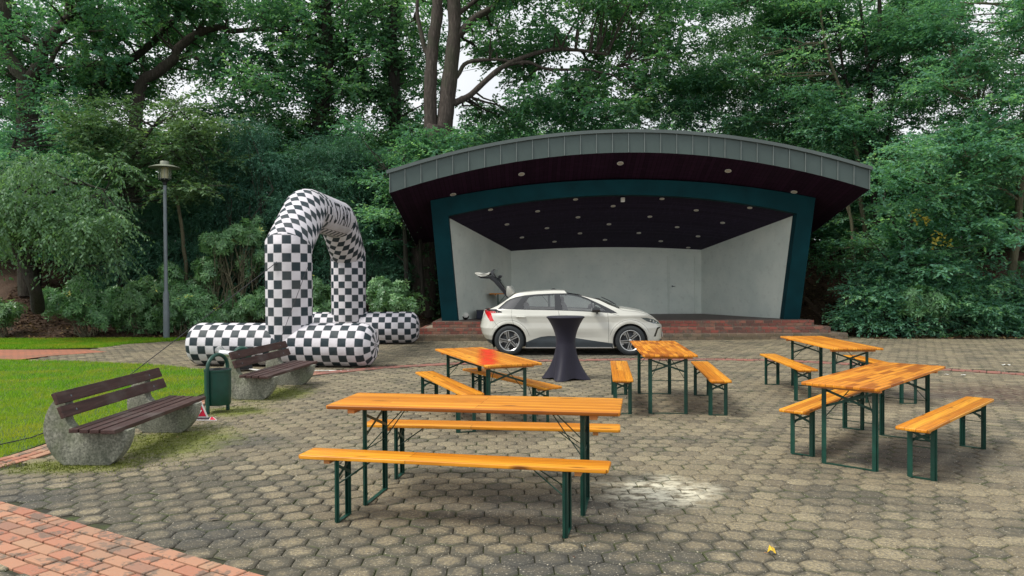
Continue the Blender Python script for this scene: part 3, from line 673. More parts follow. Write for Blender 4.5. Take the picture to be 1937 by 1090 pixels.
# ------------------------------------------------------------------ things on the stage
f_ = W2S @ Vector((-4.62, .62, S.zf+.11)); ball = empty('football', f_, .4, 'white and black football lying on the stage floor by the left pillar', 'ball')
def ballmat():
    m = NT('football_panels'); vo = m.n('TexVoronoi'); vo.inputs['Scale'].default_value = 9; m.l(m.co(), vo.inputs['Vector']); sx = m.n('SeparateXYZ'); m.l(vo.outputs['Color'], sx.inputs[0])
    m.set(m.mix(m.math('GREATER_THAN', sx.outputs[0], .66), (.72, .72, .66), (.02, .02, .02)), .45); return m.m
bm = bmesh.new(); bmesh.ops.create_icosphere(bm, subdivisions=4, radius=.11); me = bpy.data.meshes.new('ball_shell')
for f in bm.faces: f.smooth = True
bm.to_mesh(me); bm.free(); me.materials.append(ballmat()); obj('ball_shell', me, ball)
b_ = W2S @ Vector((-3.98, 1.05, S.zf)); bx_ = empty('equipment_case', b_, .05, 'low dark blue equipment case on the stage floor behind the back of the car', 'case')
MB().box((0, 0, .13), (.66, .4, .24)).build('case_body', M['dark_blue'], bx_, bevel=.012); MB().box((0, 0, .262), (.67, .41, .02)).build('lid', M['black'], bx_, bevel=.005)
MB().tube([(-.1, -.21, .15), (-.1, -.235, .15), (.1, -.235, .15), (.1, -.21, .15)], .008, 6).build('handle', M['steel_grey'], bx_)

# ------------------------------------------------------------------ cocktail table under a black stretch cover
ct = empty('cocktail_table', (.915, 12.92, 0), 0, 'tall round cocktail table under a black stretch cover in front of the white car', 'table')
M['stretch'] = simple('black_stretch_fabric', (.012, .011, .024), .6, 0, .12, 3, .1, .35, bscale=400)
M['stretch'].node_tree.nodes['Principled BSDF'].inputs['Sheen Weight'].default_value = .06
nz, na = 42, 96; V = []; F = []
for j in range(nz):
    t = j/(nz-1); z = 1.055*(1-t)
    w = .165+.16*max(0, 1-t/.42)**2.0+.0*t
    for i in range(na):
        a = 2*math.pi*i/na; f4 = abs(math.cos(2*(a-R(70))/1.0)); c4 = (.5+.5*math.cos(4*(a-R(70))))
        q = max(0, (t-.42)/.58); star = .215*c4**1.5*q**2.2+.105*q**1.3*(1-c4)*.9+.055*q*c4
        zz_ = z+(.03*(1-c4)**1.4*q**3)
        r = w+star-.012*math.sin(a*4+.6)*q*(1-q); V.append((r*math.cos(a), r*math.sin(a), zz_+.008))
for j in range(nz-1):
    for i in range(na): F.append((j*na+i, (j+1)*na+i, (j+1)*na+(i+1) % na, j*na+(i+1) % na))
MB().add(V, F).build('cover', M['stretch'], ct, True)
MB().lathe([(0, 1.078), (.31, 1.078), (.325, 1.072), (.329, 1.064), (.325, 1.050), (.30, 1.040)], 64).build('cover_top', M['stretch'], ct, True)
mb = MB(); mb.tube([(0, 0, .03), (0, 0, 1.04)], .025, 10)
for k in range(4): a = R(70+90*k); mb.tube([(0, 0, .08), (.36*math.cos(a), .36*math.sin(a), .02)], .014, 6)
mb.build('frame', M['steel_grey'], ct)
for k in range(4): a = R(70+90*k); MB().lathe([(0, 0), (.032, 0), (.03, .022), (0, .03)], 10, c=(.40*math.cos(a), .40*math.sin(a), .001)).build('foot', M['black'], ct)

# ------------------------------------------------------------------ inflatable start arch
def checker():
    m = NT('chequered_nylon'); uv = m.co('UV'); ck = m.n('TexChecker'); ck.inputs['Scale'].default_value = 1; m.l(uv, ck.inputs['Vector'])
    ck.inputs['Color1'].default_value = (.68, .655, .70, 1); ck.inputs['Color2'].default_value = (.017, .032, .042, 1)
    sx = m.n('SeparateXYZ'); m.l(uv, sx.inputs[0]); e = []
    for k in (0, 1): e.append(m.math('LESS_THAN', m.math('ABSOLUTE', m.math('SUBTRACT', m.math('FRACT', m.math('ADD', sx.outputs[k], .5)), .5)), .03))
    c = m.mix(m.math('MULTIPLY', m.math('MAXIMUM', e[0], e[1]), .75), ck.outputs['Color'], (.50, .49, .53))
    c = m.mix(m.math('MULTIPLY', m.ramp(m.noise(2.2, 5, m.co()), [(.45, 0.), (.75, 1.)]), .22), c, (.20, .19, .17))
    m.set(c, .55, 0, .35); w = m.n('TexWave'); 
    h = m.math('ADD', m.math('MULTIPLY', m.noise(5, 5, m.co(), .6), 1.), m.math('MULTIPLY', m.math('MAXIMUM', e[0], e[1]), -.12)); m.bump(h, .55, .03); return m.m
M['checker'] = checker(); M['banner'] = simple('white_banner_nylon', (.64, .62, .67), .55, 0, .1, 2.5, .3, .35, bscale=9)
def sweep(path, rad, n, ref, closed=True):
    P = [Vector(p) for p in path]; m = len(P); V = []; L = [0]
    for a, b in zip(P[:-1], P[1:]): L.append(L[-1]+(b-a).length)
    for i in range(m):
        ti = (P[i]-P[i-1]).normalized() if i else (P[1]-P[0]).normalized(); to = (P[i+1]-P[i]).normalized() if i < m-1 else ti
        t = (ti+to).normalized(); k = 1/max(t.dot(ti), .5); x = (Vector(ref)-t*t.dot(Vector(ref))).normalized(); y = t.cross(x); r = rad[i] if hasattr(rad, '__len__') else rad
        for q in range(n+1): a = 2*math.pi*q/n; V.append(P[i]+(x*math.cos(a)+y*math.sin(a)*k)*r)
    return V, L
def quadgrid(m, n): return [(i*(n+1)+q, i*(n+1)+q+1, (i+1)*(n+1)+q+1, (i+1)*(n+1)+q) for i in range(m-1) for q in range(n)]
arch = empty('inflatable_arch', (0, 0, 0), 0, 'black and white chequered inflatable start arch with START banner, standing beside the stage', 'inflatable arch')
XA, XB, YA, YB2 = -4.50, -4.41, 15.22, 20.35
def ax(y): return XA+(XB-XA)*(y-YA)/(YB2-YA)
key = [(YA, .30), (YA, 2.40), (16.45, 3.27), (19.20, 3.27), (YB2, 2.40), (YB2, .30)]
path = []; shear = []
for k, (a, b) in enumerate(zip(key[:-1], key[1:])):
    n_ = 26
    for i in range(n_+(k == 4)): t = i/n_; path.append((ax(a[0]*(1-t)+b[0]*t), a[0]*(1-t)+b[0]*t, a[1]*(1-t)+b[1]*t)); shear.append(k)
# soften the two upper corners, keep the lower seams crisp
for it in range(3):
    q = list(path)
    for i in range(1, len(path)-1):
        if 44 <= i <= 60 or 70 <= i <= 86: path[i] = tuple((q[i-1][j]+2*q[i][j]+q[i+1][j])/4 for j in range(3))
V, L = sweep(path, .46, 48, (1, 0, 0)); F = quadgrid(len(path), 48); uvl = []
KP = [Vector((ax(y), y, z)) for y, z in key]; KL = [0]
for p0, p1 in zip(KP[:-1], KP[1:]): KL.append(KL[-1]+(p1-p0).length)
SH = {0: (0, 0), 1: (0, .46), 2: (0, 0), 3: (0, -.46), 4: (0, 0)}
for fi, f in enumerate(F):
    i, q = divmod(fi, 48); k = shear[i]; d_ = (KP[k+1]-KP[k]).normalized()
    for vi, qq in zip(f, (q, q+1, q+1, q)):
        w_ = (V[vi]-KP[k]).dot(d_); u = qq/48*16; v_ = w_/.178
        if k in (1, 3): u += v_*SH[k][1]
        uvl.append((u+.5*(k == 2), v_+(0 if k != 2 else .5)))
# wrap discontinuities in the bias offset stay inside one narrow ring: hidden by the seam
tube = obj('arch_tube', mkmesh('arch_tube', [tuple(v) for v in V], np.array(F), M['checker'], True, None, uvl), arch)
def foot(xa, ya, xb, yb_, rad=.435):
    a, b = Vector((xa, ya, rad-.01)), Vector((xb, yb_, rad-.01)); L_ = (b-a).length; prof = []
    for i in range(9): q = i/8*math.pi/2; prof.append((.26*(1-math.cos(q)), (.30+.70*math.sin(q)) if i else .02))
    prof = [(0, .02)]+prof[1:]; n1 = 30; prof2 = [(.26+(L_-.52)*i/n1, 1.) for i in range(1, n1)]; pr = prof+prof2+[(L_-s, r) for s, r in prof[::-1]]
    path = [a+(b-a)*(s/L_) for s, r in pr]; rr = [rad*r for s, r in pr]; V, _ = sweep(path, rr, 48, (0, 0, 1))
    vv = 0; ls = [0]
    for (s0, r0), (s1, r1) in zip(pr[:-1], pr[1:]): ls.append(ls[-1]+math.hypot(s1-s0, (r1-r0)*rad))
    uv = [(q/48*16, ls[i]/.172) for i in range(len(pr)) for q in range(49)]; F = quadgrid(len(pr), 48); uvl = []
    for v in V:
        if v.z < .035: v.z = .035*.3+v.z*.7 if v.z > 0 else .012
        # gathers at the ends
    for f in F: uvl += [uv[i] for i in f]
    return obj('foot_tube', mkmesh('foot_tube', [tuple(v) for v in V], np.array(F), M['checker'], True, None, uvl), arch)
foot(-6.60, 15.50, -2.70, 14.92); foot(-6.35, 20.35, -2.52, 20.42)
# banner and lettering wrapped round the top tube
def wrap(y, ph, r): return (ax(y)+r*math.cos(ph), y, 3.27+r*math.sin(ph))
V = []; ny, npz = 20, 18
for i in range(ny):
    for j in range(npz): V.append(wrap(16.98+(19.0-16.98)*i/(ny-1), R(-54)+(R(56)-R(-54))*j/(npz-1), .466))
F = [(i*npz+j, (i+1)*npz+j, (i+1)*npz+j+1, i*npz+j+1) for i in range(ny-1) for j in range(npz-1)]
ban = obj('banner', mkmesh('banner', V, np.array(F), M['banner'], True), arch)
fc = bpy.data.curves.new('lettering', 'FONT'); fc.body = 'START'; fc.size = 1; fc.resolution_u = 3; fc.offset = .012; fc.space_character = 1.02
fo = bpy.data.objects.new('lettering', fc); col.objects.link(fo); dg = bpy.context.evaluated_depsgraph_get(); me = bpy.data.meshes.new_from_object(fo.evaluated_get(dg)); bpy.data.objects.remove(fo)
bm = bmesh.new(); bm.from_mesh(me)
for k in range(2):
    bmesh.ops.triangulate(bm, faces=bm.faces); bmesh.ops.subdivide_edges(bm, edges=[e for e in bm.edges if e.calc_length() > .12], cuts=1)
xs_ = [v.co.x for v in bm.verts]; ys_ = [v.co.y for v in bm.verts]; x0, x1, y0, y1 = min(xs_), max(xs_), min(ys_), max(ys_)
for v in bm.verts:
    tx, ty = (v.co.x-x0)/(x1-x0), (v.co.y-y0)/(y1-y0); v.co = wrap(17.2+1.6*tx, R(-32)+ty*.52/.47, .4695)
for v in [None]: pass
bm.to_mesh(me); bm.free(); me.materials.clear(); me.materials.append(simple('black_print', (.015, .02, .03), .55)); obj('lettering', me, arch)
# rings, guy ropes, blower hose
MB().lathe([(.016, -.004), (.024, 0), (.016, .004)], 12, Matrix.Translation((ax(YA)-.12, YA-.45, 2.06)) @ Matrix.Rotation(R(90), 4, 'X')).build('tie_ring', M['steel_grey'], arch)
def rope(p, q, lab, r=.006, sag=.0, name='guy_rope'):
    P, Q = Vector(p), Vector(q); pts_ = [P.lerp(Q, i/10)-Vector((0, 0, sag*4*(i/10)*(1-i/10))) for i in range(11)]
    mb = MB().tube(pts_, r, 5); o = mb.build(name, M['rope'], None); return tag(o, lab, 'rope', 'guy ropes of the inflatable arch')
g1 = gnd(245, 710); rope((ax(YA)-.12, YA-.46, 2.06), (*g1, .0), 'thin dark guy rope running from the near leg of the arch down to the lawn', .008)
g2 = gnd(505, 712); rope(at(583, 503, 15.0), (*g2, .02), 'thin dark guy rope crossing the front of the near arch leg')
rope(at(523, 495, 14.74), at(519, 512, 14.74)+Vector((0, 0, 0)), 'short cord end hanging from the ring on the near arch leg')
gp = [gnd(-30, 853), gnd(20, 842), gnd(60, 833), gnd(88, 822)]
tag(MB().tube([(x, y, .03) for x, y in gp], .007, 5).build('cable', M['rope']), 'dark cable lying on the lawn left of the nearest concrete bench', 'cable')
bl = empty('air_blower', (-5.15, 14.35, 0), .4, 'dark green air blower with silver duct beside the near foot of the arch', 'blower')
MB().lathe([(0, -.11), (.15, -.11), (.17, -.08), (.17, .08), (.15, .11), (0, .11)], 24, Matrix.Translation((0, 0, .30)) @ Matrix.Rotation(R(90), 4, 'X')).build('fan_housing', M['green_metal'], bl, True)
MB().tube([(-.02, 0, .30), (-.22, .02, .32), (-.34, .12, .34), (-.38, .55, .36)], [.07, .075, .08, .09], 14).build('duct', M['alu'], bl, True)
MB().box((0, -.0, .06), (.36, .28, .05)).box((0, .14, .12), (.34, .02, .10)).box((0, -.14, .12), (.34, .02, .10)).build('stand', M['black'], bl, bevel=.005)
MB().tube([(0, -.18, .3), (.0, -.115, .3)], .06, 12).build('motor', M['black'], bl)
hp = [gnd(*q) for q in ((452, 690), (466, 702), (490, 705), (520, 699), (580, 701), (660, 701))]
tag(MB().tube([(x, y, .018+.03*math.sin(i)) for i, (x, y) in enumerate(hp)], .014, 6).build('hose', M['white_plastic'], None, True), 'pale hose lying on the paving behind the second concrete bench', 'hose')

# ------------------------------------------------------------------ park benches on concrete discs
def concrete():
    m = NT('mossy_exposed_aggregate'); co = m.co(); f = m.noise(55, 3, co); c = m.ramp(f, [(.35, (.14, .145, .12)), (.5, (.24, .245, .20)), (.65, (.36, .36, .30))])
    s = m.noise(4.5, 7, m.mapping(co, (1.6, 1.6, .55)), .7); sx = m.n('SeparateXYZ'); m.l(co, sx.inputs[0])
    c = m.mix(m.math('MULTIPLY', m.ramp(s, [(.44, 0.), (.68, 1.)]), .70), c, (.065, .075, .055))
    c = m.mix(m.math('MULTIPLY', m.ramp(m.noise(3, 5, m.mapping(co, loc=(4, 0, 2))), [(.5, 0.), (.7, .5)]), 1.), c, (.13, .17, .07)); m.set(c, .95); m.bump(f, .4, .004); return m.m
M['concrete'] = concrete()
def slatm():
    m = NT('weathered_brown_planks'); co = m.co(); g = m.noise(4, 6, m.mapping(co, (8, .7, 8)), .65, .4); c = m.ramp(g, [(.3, (.030, .014, .013)), (.55, (.060, .026, .022)), (.75, (.10, .06, .05))])
    c = m.mix(m.math('MULTIPLY', m.ramp(m.noise(2.5, 5, co), [(.52, 0.), (.7, .5)]), 1.), c, (.13, .11, .10)); m.set(c, .55); m.bump(g, .5, .006); return m.m
M['planks'] = slatm()
def park_bench(x, y, a, lab):
    b = empty('park_bench', (x, y, 0), a, lab, 'park bench', 'concrete disc benches along the lawn')
    Rd = .40; cz = .345
    def disc(y0):
        pts_ = []; ang0 = math.asin(min(cz/Rd, 1)); # flat foot
        a0 = -math.acos(.52)-0.0
        st, en = R(-60), R(-120)
        # outline: from the foot right round the front up to the seat, notch, up the back, round the rear to the foot
        seat = .335; a1 = math.asin((seat-cz)/Rd)
        for i in range(13): t = i/12; q = R(-58)*(1-t)+a1*t; pts_.append((Rd*math.cos(q), cz+Rd*math.sin(q)))
        pts_ += [(-.06, seat)]
        for i in range(9): q = R(270-90*i/8); pts_.append((-.06+.13*math.cos(q)+0, seat+.13+.13*math.sin(q)))
        pts_ += [(-.185, .55)]
        top = math.acos(-.205/Rd)
        for i in range(19): t = i/18; q = (top+.0)*(1-t)+R(238)*t; pts_.append((Rd*math.cos(q), cz+Rd*math.sin(q)))
        z0 = min(p[1] for p in pts_); pts_ = [(u, max(v-z0, 0)) for u, v in pts_]
        MB().prism(pts_, y0-.065, y0+.065, 'y').build('disc', M['concrete'], b, True, bevel=.008)
    disc(0); disc(1.5)
    for k, (u, w) in enumerate(((-.10, .085), (-.005, .085), (.09, .085), (.215, .135))):
        dy = .0 if k < 3 else .05
        MB().box((u+.075+.0*k, .78, .354-.004*k), (w+(.0), 2.0, .038)).build('seat_plank', M['planks'], b, bevel=.006)
    for k, (u, z) in enumerate(((-.245, .645), (-.195, .52))):
        Mx = Matrix.Translation((u+.055, .78, z)) @ Matrix.Rotation(R(-22), 4, 'Y'); MB().box((0, 0, 0), (.036, 2.0, .112), Mx).build('back_plank', M['planks'], b, bevel=.006)
    for yy in (0, 1.5):
        for z, u in ((.645, -.17), (.52, -.12)): MB().lathe([(0, .003), (.009, .002), (.011, 0)], 8, Matrix.Translation((u, yy, z)) @ Matrix.Rotation(R(68), 4, 'Y')).build('bolt', M['steel_grey'], b)
    return b
park_bench(-3.975, 7.07, R(-.5), 'nearer of two plank benches on concrete discs, dark brown, at the lawn edge')
park_bench(-3.80, 10.92, R(-5.5), 'farther of two plank benches on concrete discs, reddish, right of the bin')

# ------------------------------------------------------------------ litter bin
bn = empty('litter_bin', (-3.86, 9.86, 0), R(18), 'dark green metal litter bin hung in a tubular hoop between the two concrete benches', 'litter bin')
MB().lathe([(0, .10), (.155, .10), (.162, .11), (.166, .30), (.166, .53), (.172, .535), (.172, .56), (.150, .56), (.150, .15), (0, .15)], 32).build('bin_body', M['green_metal'], bn, True)
hoop = [(-.185, 0, -.02), (-.185, 0, .56)]+[(-.185*math.cos(math.pi*i/12), 0, .58+.17*math.sin(math.pi*i/12)) for i in range(13)]+[(.185, 0, .56), (.185, 0, -.02)]
M90 = Matrix.Rotation(R(52), 4, 'Z')
MB().tube([tuple(M90 @ Vector(p)) for p in hoop], .024, 12).build('hoop', M['green_metal'], bn, True)
for s in (-1, 1): MB().box((s*.175, 0, .45), (.03, .035, .06), M90).build('bracket', M['green_metal'], bn)
MB().lathe([(.06, .555), (.152, .555), (.152, .562), (.06, .562)], 24).build('inner_rim', M['black'], bn)

# ------------------------------------------------------------------ warning board standing on the paving behind the near bench
sg = empty('folding_warning_sign', (-3.86, 9.30, 0), R(4), 'small red triangular board with a white arrow on a flat base, beside the bin', 'sign')
MB().add([(-.20, -.055, .006), (.235, -.115, .006), (.12, .11, .006), (-.20, .10, .006), (-.20, -.055, .014), (.235, -.115, .014), (.12, .11, .014), (-.20, .10, .014)], [(0, 1, 2, 3), (4, 5, 6, 7), (0, 1, 5, 4), (1, 2, 6, 5), (2, 3, 7, 6), (3, 0, 4, 7)]).build('base_plate', M['white_paint'], sg)
MB().add([(-.19, -.045, .016), (.13, -.09, .016), (.09, .095, .016), (-.19, .09, .016)], [(0, 1, 2, 3)]).build('base_panel', M['black'], sg)
MB().add([(.14, -.095, .016), (.222, -.108, .016), (.115, .10, .016), (.10, .095, .016)], [(0, 1, 2, 3)]).build('red_corner', M['red_paint'], sg)
MB().prism([(-.22, .015), (.075, .015), (-.01, .225), (-.10, .225)], .060, .072, 'y').build('board', M['white_paint'], sg)
MB().prism([(-.20, .032), (.05, .032), (-.022, .205), (-.09, .205)], .056, .0598, 'y').build('red_panel', M['red_paint'], sg)
MB().prism([(-.045, .16), (-.018, .16), (-.018, .11), (.005, .11), (-.03, .06), (-.065, .11), (-.045, .11)], .0525, .0558, 'y').build('arrow', M['white_paint'], sg)

# ------------------------------------------------------------------ street lamp
lx_, ly_ = gnd(315, 641); lp = empty('street_lamp', (lx_, ly_, 0), 0, 'tall grey park lamp with flat disc shade left of the inflatable arch', 'street lamp')
MB().lathe([(0, 0), (.115, 0), (.115, .02), (.092, .04), (.088, 1.32), (.072, 1.40), (.056, 1.45), (.05, 4.60), (0, 4.60)], 20).build('pole', M['steel_grey'], lp, True)
MB().lathe([(.05, 4.58), (.062, 4.60), (.062, 4.66), (.13, 4.74), (.175, 4.76), (.175, 4.78), (0, 4.78)], 24).build('lamp_base', M['black'], lp, True)
MB().lathe([(0, 4.78), (.10, 4.78), (.105, 5.12), (0, 5.12)], 20).build('glass', simple('yellowed_lamp_glass', (.42, .40, .24), .25), lp, True)
mb = MB()
for k in range(8): a = 2*math.pi*(k+.5)/8; mb.bar((.165*math.cos(a), .165*math.sin(a), 4.74), (.165*math.cos(a), .165*math.sin(a), 5.16), .014, .014)
mb.build('guard_bars', simple('aged_lamp_metal', (.30, .32, .26), .5, .3), lp)
MB().lathe([(.0, 5.14), (.25, 5.14), (.44, 5.10), (.445, 5.115), (.26, 5.18), (.13, 5.19), (.13, 5.28), (.12, 5.30), (0, 5.31)], 36).build('disc_shade', simple('aged_lamp_disc', (.27, .29, .23), .5, .3, .25, 5), lp, True)
MB().box((.09, 0, .75), (.01, .06, .22)).build('service_door', M['steel_grey'], lp)

# ------------------------------------------------------------------ small things on the ground
def crumpled(name, c, s, mat, lab, cat, seed, z=.012):
    rnd = random.Random(seed); n = 12; V = [(c[0], c[1], z+s*.12)]; F = []
    for i in range(n): a = 2*math.pi*i/n; r = s*(.75+.35*rnd.random()); V.append((c[0]+r*math.cos(a)*1.0, c[1]+r*math.sin(a)*.6, z+s*.25*rnd.random()))
    for i in range(n): F.append((0, i+1, (i+1) % n+1))
    return tag(MB().add(V, F).build(name, mat), lab, cat)
lx, ly = gnd(1459, 1050); n_ = [(0, 0), (.35, .28), (.6, .2), (.7, .42), (1, .3), (1.1, 0), (1, -.28), (.7, -.3), (.55, -.42), (.3, -.25)]
V = [(lx-.025+u*.05, ly+v*.05, .016+.030*abs(v)+.012*math.sin(u*5)+(.022 if v > 0 else 0)) for u, v in n_]; lf = MB().add(V, [(0, 1, 9), (1, 2, 8, 9), (2, 3, 7, 8), (3, 4, 6, 7), (4, 5, 6)]).build('fallen_leaf', simple('yellow_leaf', (.72, .46, .02), .5, 0, .15, 30))
tag(lf, 'bright yellow fallen leaf lying on the pavers at the bottom right', 'leaf')
MB().tube([(lx-.025, ly, .013), (lx-.045, ly-.006, .018)], .0016, 5).build('stalk', M['batten'], lf)
for i, (px, py, s, lab) in enumerate(((1903, 692, .085, 'white scrap of paper on the paving at the right edge of the picture'), (1791, 710, .045, 'tiny white scrap on the paving right of the diagonal table'), (1822, 711, .04, 'tiny white scrap, the right one of two beside the diagonal table'))):
    crumpled('paper_scrap', gnd(px, py), s, M['white_plastic'], lab, 'litter', i+3)
crumpled('twig_clump', gnd(405, 985), .035, M['rope'], 'small dark clump of twigs on the pavers in the left foreground', 'twigs', 9); crumpled('acorn', gnd(420, 972), .014, M['rope'], 'small dark acorn on a paver beside the twig clump', 'acorn', 11)

# ------------------------------------------------------------------ the white hatchback
car = empty('parked_car', (0, 0, 0), 0, 'white five-door hatchback parked side on before the stage with its tailgate wide open', 'car')
CU = dict(rear=.78)
def cx_(u): return (u-468)/380+.78            # side-view measures from the photograph: u along, v down
def cz_(u, v): return (829+(u-468)*.0205-v)/383
def P2(*uv): return [(cx_(u), cz_(u, v)) for u, v in uv]
L_X0, L_X1 = .02, 4.30
def xr(z): return float(np.interp(z, [.15, .3, .45, .62, .8, .95, 1.02, 1.10, 1.2, 1.5], [.32, .20, .10, .05, .09, .16, .14, .24, .36, .7]))
def xf(z): return float(np.interp(z, [.12, .2, .35, .5, .60, .66, .75, .9, 1.5], [4.16, 4.22, 4.275, 4.285, 4.29, 4.275, 4.26, 4.26, 4.26]))
def ypf(z): return float(np.interp(z, [.15, .3, .45, .6, .75, .86, .95, 1.02, 1.12, 1.25, 1.36, 1.43, 1.5], [.855, .885, .905, .912, .905, .912, .893, .868, .815, .745, .675, .63, .57]))
PX, QY = 7., 2.3
def tmap(x, z):
    a, b = xr(z), xf(z); g = min(max((x-a)/(b-a), 0), 1); X = 2*g-1; th = math.acos(max(-1, min(1, -math.copysign(abs(X)**(PX/2), X)))); return th/math.pi
def surf(t, z):
    th = math.pi*t; c, s = math.cos(th), math.sin(th); X = -math.copysign(abs(c)**(2/PX), c); a, b = xr(z), xf(z); x = a+(b-a)*(X+1)/2
    h = max(s, 0)**(2/QY); y = ypf(z)*h
    # waist crease and arch flare
    y += .010*math.exp(-((z-.90)/.035)**2)*h
    for cxx in (.78, 3.485):
        d = math.hypot(x-cxx, z-.33); y += .016*math.exp(-((d-.42)/.05)**2)*h
    y -= .030*math.exp(-((z-.42)/.10)**2)*math.exp(-((x-2.1)/.75)**2)*h
    return Vector((x, -y, z))
def nrm(t, z):
    e = 1e-3; a = surf(min(t+e, 1-1e-4), z)-surf(max(t-e, 1e-4), z); b = surf(t, z+e)-surf(t, z-e); n = a.cross(b)
    if n.length < 1e-12: return Vector((0, -1, 0))
    n.normalize(); return n
railp = P2((262, 432), (300, 424), (352, 404), (400, 372), (440, 342), (478, 312), (510, 298), (560, 291), (620, 286), (700, 281), (850, 278), (980, 285), (1050, 295), (1105, 313), (1160, 335), (1240, 373), (1320, 414), (1392, 444), (1450, 450), (1520, 462), (1590, 478), (1650, 500), (1700, 530), (1740, 562), (1770, 592), (1782, 608))
railp = [(x, z) for x, z in railp]
def rail(x): return float(np.interp(x, [p[0] for p in railp], [p[1] for p in railp]))
bottom = [(.0, .40), (.10, .37), (.22, .27), (.33, .22), (.47, .22), (1.10, .17), (3.15, .17), (3.9, .19), (4.05, .19), (4.3, .19)]
def bot(x): return float(np.interp(x, [p[0] for p in bottom], [p[1] for p in bottom]))
def circ(cx, cz, r, a0=0, a1=360, n=40): return [(cx+r*math.cos(R(a0+(a1-a0)*i/n)), cz+r*math.sin(R(a0+(a1-a0)*i/n))) for i in range(n+1)]
regions = {
 'lamp_surround': P2((268, 429), (352, 427), (409, 451), (402, 459), (352, 459), (346, 447), (262, 441)),  # side-view outlines, first match wins
 'tail_lamp': P2((236, 442), (272, 428), (352, 428), (405, 450), (400, 459), (305, 462), (334, 531), (300, 533), (262, 480), (240, 458)),
 'headlight': P2((1583, 527), (1640, 531), (1700, 547), (1740, 570), (1766, 592), (1700, 584), (1640, 562)),
 'intake': P2((1733, 620), (1768, 618), (1768, 628), (1746, 634), (1722, 697), (1700, 697)),
 'quarter_glass': P2((372, 422), (405, 398), (440, 365), (478, 346), (520, 333), (583, 322), (500, 429)),
 'rear_side_window': P2((592, 430), (592, 385), (628, 330), (700, 322), (856, 317), (859, 441), (700, 435)),
 'front_side_window': P2((903, 319), (960, 320), (1010, 325), (1060, 337), (1110, 354), (1155, 376), (1196, 398), (1196, 462), (1100, 456), (925, 447)),
 'mirror_triangle_glass': P2((1204, 403), (1250, 428), (1296, 460), (1204, 462)),
 'window_surround': P2((366, 427), (400, 396), (438, 362), (476, 342), (520, 328), (600, 314), (700, 307), (850, 304), (960, 305), (1020, 312), (1080, 328), (1140, 352), (1210, 386), (1300, 432), (1362, 466), (1392, 487), (1300, 480), (1200, 470), (1000, 456), (860, 448), (590, 437), (490, 431)),
}
arch_r = {'rear': (.78, .335, .385), 'front': (3.485, .33, .385)}
clad = P2((612, 716), (680, 690), (740, 672), (800, 667), (860, 668), (960, 678), (1050, 692), (1200, 718), (1300, 735), (1348, 742), (1352, 800), (1352, 850), (610, 850), (604, 790))
reardark = P2((205, 640), (232, 690), (262, 694), (325, 696), (350, 700), (350, 850), (205, 850))
frontdark = [(3.86, .27), (3.95, .27), (4.35, .29), (4.35, .1), (3.86, .1)]
regions['sill_cladding'] = clad; regions['rear_bumper_lower'] = reardark; regions['front_bumper_lower'] = frontdark
lines = [P2((585, 322), (490, 436), (485, 480), (496, 525), (513, 580), (522, 600)), P2((880, 308), (886, 446), (893, 475), (905, 560), (905, 672)), P2((1306, 483), (1312, 560), (1314, 690), (1314, 736)), P2((336, 533), (352, 556), (372, 578)),
         P2((1318, 480), (1400, 505)), P2((1398, 446), (1440, 463), (1560, 478), (1640, 502), (1690, 530))]
def arcline(cx, r, a0, a1): return circ(cx, .335, r, a0, a1, 30)
lines += [arcline(.78, .465, 14, 150), arcline(3.485, .465, 22, 168)]
def thick(line, w=.0028):
    out = []; P = [Vector(p) for p in line]; lft = []; rgt = []
    for i, p in enumerate(P):
        d = (P[min(i+1, len(P)-1)]-P[max(i-1, 0)]).normalized(); n = Vector((-d.y, d.x))*w; lft.append(tuple(p+n)); rgt.append(tuple(p-n))
    return lft+rgt[::-1]
gaps = [thick(l) for l in lines]
def densify(poly, s=.03):
    out = []
    for i in range(len(poly)):
        a, b = poly[i], poly[(i+1) % len(poly)]; k = max(1, int(math.hypot(b[0]-a[0], b[1]-a[1])/s))
        for j in range(k): out.append((a[0]+(b[0]-a[0])*j/k, a[1]+(b[1]-a[1])*j/k))
    return out
KX = 4.3
def T(p): return (tmap(p[0], p[1])*KX, p[1])
# outline of the side sheet in (t, z)
outl = []
xs_ = np.concatenate([np.linspace(.1, .35, 8), np.linspace(.38, 4.2, 150)])
tB = [(float(t), bot(surf(t, .3).x)) for t in np.linspace(.004, .996, 150)]
tT = []
for t in np.linspace(.004, .996, 260):
    z = .9
    for it in range(12): z = .5*z+.5*rail(surf(t, z).x)
    tT.append((float(t), z))
outl = [(t*KX, z) for t, z in tB]+[(t*KX, z) for t, z in tT[::-1]]
polyT = {'outline': outl}
for k, p in regions.items(): polyT[k] = [T(q) for q in densify(p)]
for k, (a, b, r) in arch_r.items(): polyT['arch_'+k] = [T(q) for q in circ(a, b, r, -40, 220, 60)+[(a-r*.77, -.02), (a+r*.77, -.02)]]
for i, g in enumerate(gaps): polyT['gap%d' % i] = [T(q) for q in densify(g, .04)]
pts_ = []; edges = []
for k, p in polyT.items():
    b = len(pts_); n = len(p); pts_ += p; edges += [(b+i, b+(i+1) % n) for i in range(n)]
OT = np.array(outl)
gx, gz = np.meshgrid(np.linspace(.02, KX-.02, 130), np.linspace(.17, 1.5, 42)); G = np.stack([gx.ravel(), gz.ravel()], 1); G = G[pip(G, outl)]
pts_ += [tuple(g) for g in G]
vo_, eo, fo_, *_ = delaunay_2d_cdt([Vector(p) for p in pts_], edges, [], 0, 1e-5)
cen = np.array([[(vo_[f[0]][k]+vo_[f[1]][k]+vo_[f[2]][k])/3 for k in (0, 1)] for f in fo_])
inside = pip(cen, outl)
for k in arch_r: inside &= ~pip(cen, polyT['arch_'+k])
assign = np.array(['body']*len(fo_), dtype=object); done = ~inside
